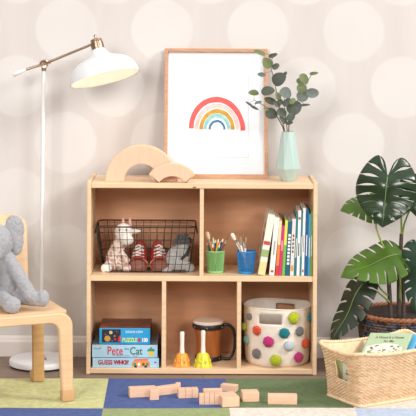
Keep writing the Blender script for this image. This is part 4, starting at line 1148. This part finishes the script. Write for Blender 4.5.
def build_monstera():
    t = thing('monstera_plant', 'tall monstera with split green leaves growing from the woven planter', 'plant', (PLX, PLY, .205))
    dark = mat('monstera_dark', (36, 58, 32), .2, var=.25, scale=18, trans=.10, spec=.6)
    mid = mat('monstera_mid', (66, 104, 38), .35, var=.2, scale=18, trans=.25)
    brt = mat('monstera_bright', (88, 122, 40), .35, var=.2, scale=18, trans=.3)
    deep = mat('monstera_deep', (42, 54, 36), .3, var=.25, scale=18, trans=.1)  # deep, dull green for the drooping lowest leaf
    blue = mat('monstera_bluegreen', (48, 76, 62), .35, var=.2, scale=18, trans=.1)
    pet = mat('monstera_petiole', (138, 158, 74), .45, var=.15, scale=20); cane = mat('monstera_cane', (78, 66, 56), .8, var=.3, scale=60, bump=.6, bscale=120)
    vein = mat('monstera_vein', (118, 140, 84), .4)
    leaves = [
      ('top', at(387.5, 177, -.02), at(382, 226, -.08), (-.16, -1, .42), .63, dark, .3, .3, .34, .46, 1, 'large glossy dark top leaf'),
      ('behind', at(384, 203, .09), at(341.5, 205, .04), (-.1, -.6, .9), .50, brt, .2, .3, .5, .2, 2, 'bright green leaf half hidden behind the top leaf'),
      ('mid', at(400, 254.5, .06), at(342, 269, -.02), (.02, -.72, .9), .40, brt, .2, .35, .4, .08, 3, 'bright green middle leaf reaching left'),
      ('low', at(364, 283, .05), at(327, 341, -.03), (-.75, -.75, .3), .28, deep, .3, .25, .42, .10, 4, 'dark drooping lowest leaf at left'),
      ('right', at(419, 248, .0), at(413, 315, -.04), (-.65, -1, .1), .30, blue, .3, .2, .45, .12, 5, 'blue-green leaf hanging at right'),
      ('far', at(424, 185, .06), at(417, 216, .02), (.15, -1, .3), .75, dark, .2, .2, .45, .3, 6, 'dark leaf at the far right'),
    ]
    for nm, A, T, nr, wid, m, fold, droop, sl, back, seed, lab in leaves:
        bm, (a, x, n, L) = monstera_leaf(A, T, nr, wid, fold, droop, sl, back, seed, .22 if nm in ('top', 'far', 'right') else .2, .8 if nm in ('top', 'far') else (.35 if nm == 'right' else 0))
        o = obj('leaf', bm, m, t, smooth=True); o['label'] = lab
        sd = o.modifiers.new('t', 'SOLIDIFY'); sd.thickness = .0012; sd.offset = 0
        bm = B(); tube(bm, [a + x*L*q + n*L*(-droop*q*q*.6 + .006+.03*math.sin(9*q)) for q in [i/10*.95 for i in range(11)]], [.0022*(1-.8*i/10) for i in range(11)], 6); obj('midrib', bm, vein, o, smooth=True)
    z = .2
    def base(px): p = at(px, 308, PLY); return Vector((p.x, PLY, z))
    def cn(pts, r0, r1): bm = B(); sp = smooth_path(pts, 6); tube(bm, sp, [r0+(r1-r0)*i/len(sp) for i in range(len(sp))], 10); obj('cane', bm, cane, t, smooth=True)
    def pt(pts, r0=.0042, r1=.003): bm = B(); sp = smooth_path(pts, 8); tube(bm, sp, [r0+(r1-r0)*i/len(sp) for i in range(len(sp))], 8); obj('petiole', bm, pet, t, smooth=True)
    cn([base(391), at(389, 285, PLY), at(387.5, 262, PLY)], .0095, .008)
    cn([base(399), at(399, 280, PLY+.01), at(400.5, 255, PLY), at(401.5, 234, PLY)], .0095, .008)
    cn([base(404), at(403, 285, PLY+.02), at(402.5, 262, PLY+.02)], .008, .007)
    pt([at(387.5, 264, PLY), at(384.5, 250, PLY-.01), at(379, 236, PLY-.02), at(376, 224, PLY-.03), at(380, 205, .03), at(387.5, 177.5, -.016)])
    pt([at(401.5, 236, PLY), at(401.3, 222, PLY), at(400, 208, PLY), at(392, 203, PLY), at(384, 203, .092)])
    pt([at(402, 236, PLY), at(405, 222, PLY), at(411, 208, PLY-.01), at(419, 198, .08), at(424, 186, .064)])
    pt([at(389, 288, PLY), at(388, 272, PLY-.02), at(393, 261, .07), at(400, 254.7, .061)], .004, .003)
    pt([at(388.5, 296, PLY), at(380, 288, PLY-.03), at(371, 273, PLY-.03), at(364, 268, .06)], .004, .0025)
    pt([at(390, 303, PLY), at(385, 298, PLY-.03), at(376, 291, .06), at(370, 290, .05), at(364, 283.3, .052)], .0045, .003)
    pt([at(400, 300, PLY), at(400, 280, PLY-.03), at(397, 266, PLY-.03), at(407, 256, .03), at(419, 248.3, .002)], .0045, .003)
build_monstera()

# ------------------------------------------------------------------ wicker basket with books
def build_wicker():
    near = Vector((.570, -.520)); ang = math.radians(31)
    ex, ey = Vector((math.cos(ang), math.sin(ang))), Vector((-math.sin(ang), math.cos(ang)))
    A0, B0 = .185, .102       # half sizes at the base
    ctr = near + ex*(A0-.006) + ey*(B0-.006)
    t = thing('wicker_basket', 'natural wicker basket of picture books on rug at right', 'basket', (ctr.x, ctr.y, .0095), ang)
    H = .192
    def half(v): f = .5*v + .5*v**3; return A0 + .026*f, B0 + .024*f
    def P(s, v, off=0.0):
        """s in 0..1 round the plan (counterclockwise from the near long side's left corner)"""
        a, b = half(v); r = .016 + .014*v
        seg = [2*(a-r), PI*r/2, 2*(b-r), PI*r/2]*2; tot = sum(seg); d = (s % 1)*tot
        a2, b2, r2 = a+off, b+off, r+off
        corners = [(-a+r, -b+r)]
        # walk: bottom side (y=-b) left->right, corner, right side up, corner, top right->left, corner, left side down, corner
        if d < seg[0]: x, y = -a+r+d, -b2
        elif d < sum(seg[:2]): q = (d-seg[0])/r; x, y = a-r+r2*math.sin(q), -b+r-r2*math.cos(q)
        elif d < sum(seg[:3]): x, y = a2, -b+r+d-sum(seg[:2])
        elif d < sum(seg[:4]): q = (d-sum(seg[:3]))/r; x, y = a-r+r2*math.cos(q), b-r+r2*math.sin(q)
        elif d < sum(seg[:5]): x, y = a-r-(d-sum(seg[:4])), b2
        elif d < sum(seg[:6]): q = (d-sum(seg[:5]))/r; x, y = -a+r-r2*math.sin(q), b-r+r2*math.cos(q)
        elif d < sum(seg[:7]): x, y = -a2, b-r-(d-sum(seg[:6]))
        else: q = (d-sum(seg[:7]))/r; x, y = -a+r-r2*math.cos(q), -b+r-r2*math.sin(q)
        cn = (abs(x)/(a)*abs(y)/(b))
        z = v*H*(1 + .09*(min(1, cn)**3 - .45)*v)
        return Vector((x, y, z + .003)), d/tot, (x/a, y/b)
    def hole(p, v):
        a, b = half(v)
        return p.x < -a+.004 and -.052 < p.y < .034 and .42 < v < .82
    wick = [mat('wicker_straw', (236, 204, 166), .6, var=.14, scale=60), mat('wicker_tan', (228, 190, 148), .6, var=.14, scale=60)]
    nst = 58; seg = nst*6; rows = 33
    bm = B(); rs = random.Random(2)
    for j in range(rows):
        v = .02 + .96*j/(rows-1); hh = H/rows*.55; ring = []
        for i in range(seg):
            s = i/seg; off = .0024*math.cos(nst*2*PI*s + PI*(j % 2)); q, _, _ = P(s, v, off)
            o_, _, _ = P(s, v, off+.0022); n_, _, _ = P(s, v, off-.0026)
            h = hole(P((s+.5/seg), v)[0], v)
            ring.append((h, [bm.verts.new(q + Vector((0, 0, -hh))), bm.verts.new(o_), bm.verts.new(q + Vector((0, 0, hh))), bm.verts.new(n_)]))
        cur = 0
        for i in range(seg):
            if i % 18 == 0: cur = rs.choice((0, 0, 1))
            if ring[i][0]: continue
            A, D = ring[i][1], ring[(i+1) % seg][1]
            for k in range(4): bm.faces.new((A[k], A[(k+1) % 4], D[(k+1) % 4], D[k])).material_index = cur
    lo = [v for v in bm.verts if not v.link_faces]
    bmesh.ops.delete(bm, geom=lo, context='VERTS')
    obj('woven_wall', bm, wick, t, world=False, smooth=True)
    # thin inner lining of flat weave so the wall is closed
    bm = B(); g = []; nv = 24; ns = 160
    for j in range(nv+1): g.append([bm.verts.new(P(i/ns, .01+.97*j/nv, -.0025)[0]) for i in range(ns)])
    for j in range(nv):
        for i in range(ns):
            v = .01+.97*(j+.5)/nv
            if hole(P((i+.5)/ns, v)[0], v): continue
            bm.faces.new((g[j][i], g[j][(i+1) % ns], g[j+1][(i+1) % ns], g[j+1][i]))
    bm.faces.new(g[0])
    lin_ = obj('inner_weave', bm, wick[0], t, world=False, smooth=40); sd = lin_.modifiers.new('t', 'SOLIDIFY'); sd.thickness = .002; sd.offset = -1
    for v, r, nm in ((1.0, .0048, 'rim'), (.0, .0045, 'foot_braid')):
        bm = B()
        for ph in (0, PI):
            tube(bm, [P(i/360, v, .0035*math.cos(2*PI*60*i/360+ph))[0] + Vector((0, 0, .0028*math.sin(2*PI*60*i/360+ph))) + Vector((0, 0, .002 if v == 0 else 0)) for i in range(360)], r, 7, True)
        obj(nm, bm, wick[0], t, world=False, smooth=True)
    return t, ctr, ex, ey
WT, WC, WEX, WEY = build_wicker()

def build_basket_books():
    paper = mat('book_paper', (240, 232, 216), .8)
    # top edge on the basket's back rim side, books lie sloping towards the near long side
    def bk(label, tl, tr, br, th, col, extra=None, spine=None):
        tl, tr, br = Vector(tl), Vector(tr), Vector(br)
        xd = (tr-tl).normalized(); yd = (tr-br); yd = (yd - yd.dot(xd)*xd); H = yd.length; yd.normalize(); W = (tr-tl).length
        n = xd.cross(yd); org = tl - yd*H
        M = fr(org, xd, yd)
        t = thing('picture_book', label, 'book', org - n*th, 0, 'picture books in the wicker basket')
        bm = B(); cm = mat('pb_'+label[:12], col, .4)
        for z0, z1 in ((-.0014, 0), (-th, -th+.0014)):
            b2 = B(); bx(b2, 0, W, 0, H, z0, z1); bmesh.ops.transform(b2, matrix=M, verts=b2.verts); me = bpy.data.meshes.new('t'); b2.to_mesh(me); b2.free(); bm.from_mesh(me); bpy.data.meshes.remove(me)
        b2 = B(); bx(b2, 0, .002, 0, H, -th, 0); bmesh.ops.transform(b2, matrix=M, verts=b2.verts); me = bpy.data.meshes.new('t'); b2.to_mesh(me); b2.free(); bm.from_mesh(me); bpy.data.meshes.remove(me)
        obj('cover', bm, cm, t)
        bm = B(); bx(bm, .002, W-.004, .003, H-.003, -th+.0014, -.0014); bmesh.ops.transform(bm, matrix=M, verts=bm.verts); obj('pages', bm, paper, t)
        return t, M, W, H
    # green book
    yb, yf = -.30, -.43
    tl = min((at(370.3, 332.8, -.05 - .01*k) for k in range(40)), key=lambda p: abs((Vector((p.x, p.y)) - WC).dot(WEY) - .092))
    tr = tl + Vector((1, -.58, .12)).normalized()*.17
    br = tr + Vector((-.85, -1.0, -.80)).normalized()*.145
    t, M, W, H = bk('sage green picture book with dark title, leftmost and highest in the wicker basket', tl, tr, br, .011, (176, 196, 158))
    R3 = M.to_3x3(); xd, yd = R3 @ X3, R3 @ Y3
    ink = mat('book_ink', (70, 66, 60), .6)
    text('lettering', 'A House Is a House', M @ Vector((W*.52, H*.83, 0)), xd, yd, H*.10, W*.68, ink, t, .0005, .01)
    text('lettering', 'for Me', M @ Vector((W*.54, H*.68, 0)), xd, yd, H*.09, W*.24, ink, t, .0005, .01)
    bm = B(); rs = random.Random(8)
    decal(bm, [(.06*W, .03*H), (.94*W, .03*H), (.92*W, .45*H), (.75*W, .56*H), (.5*W, .6*H), (.25*W, .55*H), (.07*W, .46*H)], M, 3, .0004)
    for k in range(46):
        decal(bm, ngon(rs.uniform(.1, .9)*W, rs.uniform(.05, .5)*H, rs.uniform(.015, .05)*W, rs.uniform(.01, .04)*W, 8, rs.random()*6), M, rs.choice((0, 1, 2, 4, 5)), .0005+.00002*k)
    obj('cover_picture', bm, [mat('pb_olive', (140, 146, 90), .6), mat('pb_brown', (120, 92, 80), .6), mat('pb_pink', (222, 186, 180), .6), mat('pb_cream', (226, 222, 206), .6), mat('pb_grey', (110, 110, 108), .6), mat('pb_white', (240, 236, 226), .6)], t)
    off = Vector((WEX.x, WEX.y, 0))
    down = Vector((.004, -.0, -.012))
    a31 = math.atan2(WEX.y, WEX.x); e3 = Vector((WEX.x, WEX.y, 0)); n3 = Vector((WEY.x, WEY.y, 0)); c3 = Vector((WC.x, WC.y, 0))
    pl = c3 - e3*.135 + n3*.072 + Vector((0, 0, .022)); up3 = (e3*-.26 + Z3).normalized()
    q_, Mq, Wq, Hq = bk('green and cream picture book glimpsed through the handle hole of the wicker basket', pl + up3*.148, pl + up3*.148 - n3*.15, pl - n3*.15, .008, (168, 192, 148))
    bm = B(); rs = random.Random(4); decal(bm, [(.1*Wq, .1*Hq), (.9*Wq, .1*Hq), (.9*Wq, .75*Hq), (.3*Wq, .9*Hq)], Mq, 3, .0004)
    for k in range(18): decal(bm, ngon(rs.uniform(.15, .85)*Wq, rs.uniform(.15, .7)*Hq, rs.uniform(.03, .08)*Wq, rs.uniform(.02, .05)*Wq, 8, rs.random()*6), Mq, rs.choice((0, 1, 2)), .0005+.00002*k)
    obj('cover_picture', bm, [mat('pb_olive', (140, 146, 90), .6), mat('pb_brown', (120, 92, 80), .6), mat('pb_pink', (222, 186, 180), .6), mat('pb_cream', (226, 222, 206), .6)], q_)
    # further books behind / right
    w = WEX*.05
    def shifted(d, dz): return [p + Vector((off.x*d, off.y*d, dz)) for p in (tl, tr, br)]
    a = shifted(.034, -.008); t2, M2, W2, H2 = bk('light blue and white picture book just right of the sage one', *a, .011, (84, 170, 212))
    bm = B(); decal(bm, rect(W2*.70, W2*.74+.02, .0, H2), M2, 0, .0004); decal(bm, rect(W2*.62, W2*.70, .0, H2), M2, 1, .0004); obj('cover_picture', bm, [mat('pb_paleblue', (176, 214, 226), .6), mat('pb_white2', (238, 238, 234), .6)], t2)
    a = shifted(.066, -.018); t3, M3, W3, H3 = bk('dark teal picture book third from the left in the wicker basket', *a, .011, (22, 84, 92))
    a = shifted(.1, -.03); t4, M4, W4, H4 = bk('pale grey picture book lowest at the right in the wicker basket', *a, .011, (206, 214, 214))
build_basket_books()

# ------------------------------------------------------------------ wooden blocks on the rug
def build_blocks():
    m = mat('beech_block', (230, 188, 158), .6, var=.05, scale=20, stretch=(1, 1, 6))
    Zr = .0095; G = 'wooden blocks on the rug'
    ln = mat('block_groove', (140, 96, 70), .8)
    def blk(label, px, py, w, d, h, rz, grooves=(), lift=0.0, rx=0.0, bridge=False):
        # py is where the front lower edge stands
        dd = FPX*(CAM_H-Zr-lift)/(py-PY0 - ROLL*(px-PX0)); Y = dd - CAM_D
        c = at(px, py, Y); a = math.radians(rz)
        ctr = Vector((c.x, Y, 0)) + Vector((-math.sin(a), math.cos(a), 0))*d/2
        t = thing('wooden_block', label, 'toy block', (ctr.x, ctr.y, Zr+lift), a, G)
        bm = B()
        if bridge:
            r = bridge; poly = [(-w/2, 0), (-r, 0)] + [(-r*math.cos(q), r*math.sin(q)) for q in [PI*i/12 for i in range(1, 12)]] + [(r, 0), (w/2, 0), (w/2, d), (-w/2, d)]
            prism(bm, [(x, y-d/2) for x, y in poly], Matrix.Identity(4), h); bmesh.ops.triangulate(bm, faces=[f for f in bm.faces if len(f.verts) > 4])
        else:
            box(bm, (0, 0, h/2), (w, d, h), Matrix.Rotation(rx, 3, 'X'), .0015)
            zm = min(v.co.z for v in bm.verts); bmesh.ops.translate(bm, vec=(0, 0, -zm), verts=bm.verts)
        o = obj('block_body', bm, m, t, world=False, smooth=30 if bridge else False)
        for g in grooves:
            bm = B(); x = g*w - w/2; bx(bm, x-.0006, x+.0006, -d/2-.0004, d/2-.001, .001, h+.0004); obj('groove', bm, ln, t, world=False)
        return t
    blk('long plain wooden block, leftmost on the blue square', 143, 397.4, .100, .036, .035, 11)
    blk('thin wooden plank block lying end-on beside the leftmost block', 166, 395.0, .120, .03, .030, 30)
    blk('upright square-ended block at the near end of the plank', 154.5, 400.2, .034, .02, .037, 12)
    blk('tiny wooden cube at the far end of the plank', 178.4, 390.0, .018, .018, .026, 8)
    blk('grooved wooden block in the middle of the blue square', 188.5, 398.3, .075, .032, .034, 10, (.36, .68))
    blk('grooved wooden block touching the front of the block pile', 209.5, 404.8, .075, .034, .036, 2, (.25, .5, .75))
    blk('flat wooden block behind the grooved one in the pile', 213, 398.0, .07, .03, .03, 6)
    blk('farthest wooden block of the pile, near the shelf', 228, 391.5, .062, .03, .024, -22)
    blk('front wooden block of the pile, end facing outward', 231, 407.2, .064, .085, .036, 13)
    blk('wooden block with long shadowed side at right of the pile', 251, 402, .062, .05, .035, 8)
    blk('lone rectangular wooden block on the green square', 282.5, 404.7, .107, .036, .034, -1)
build_blocks()
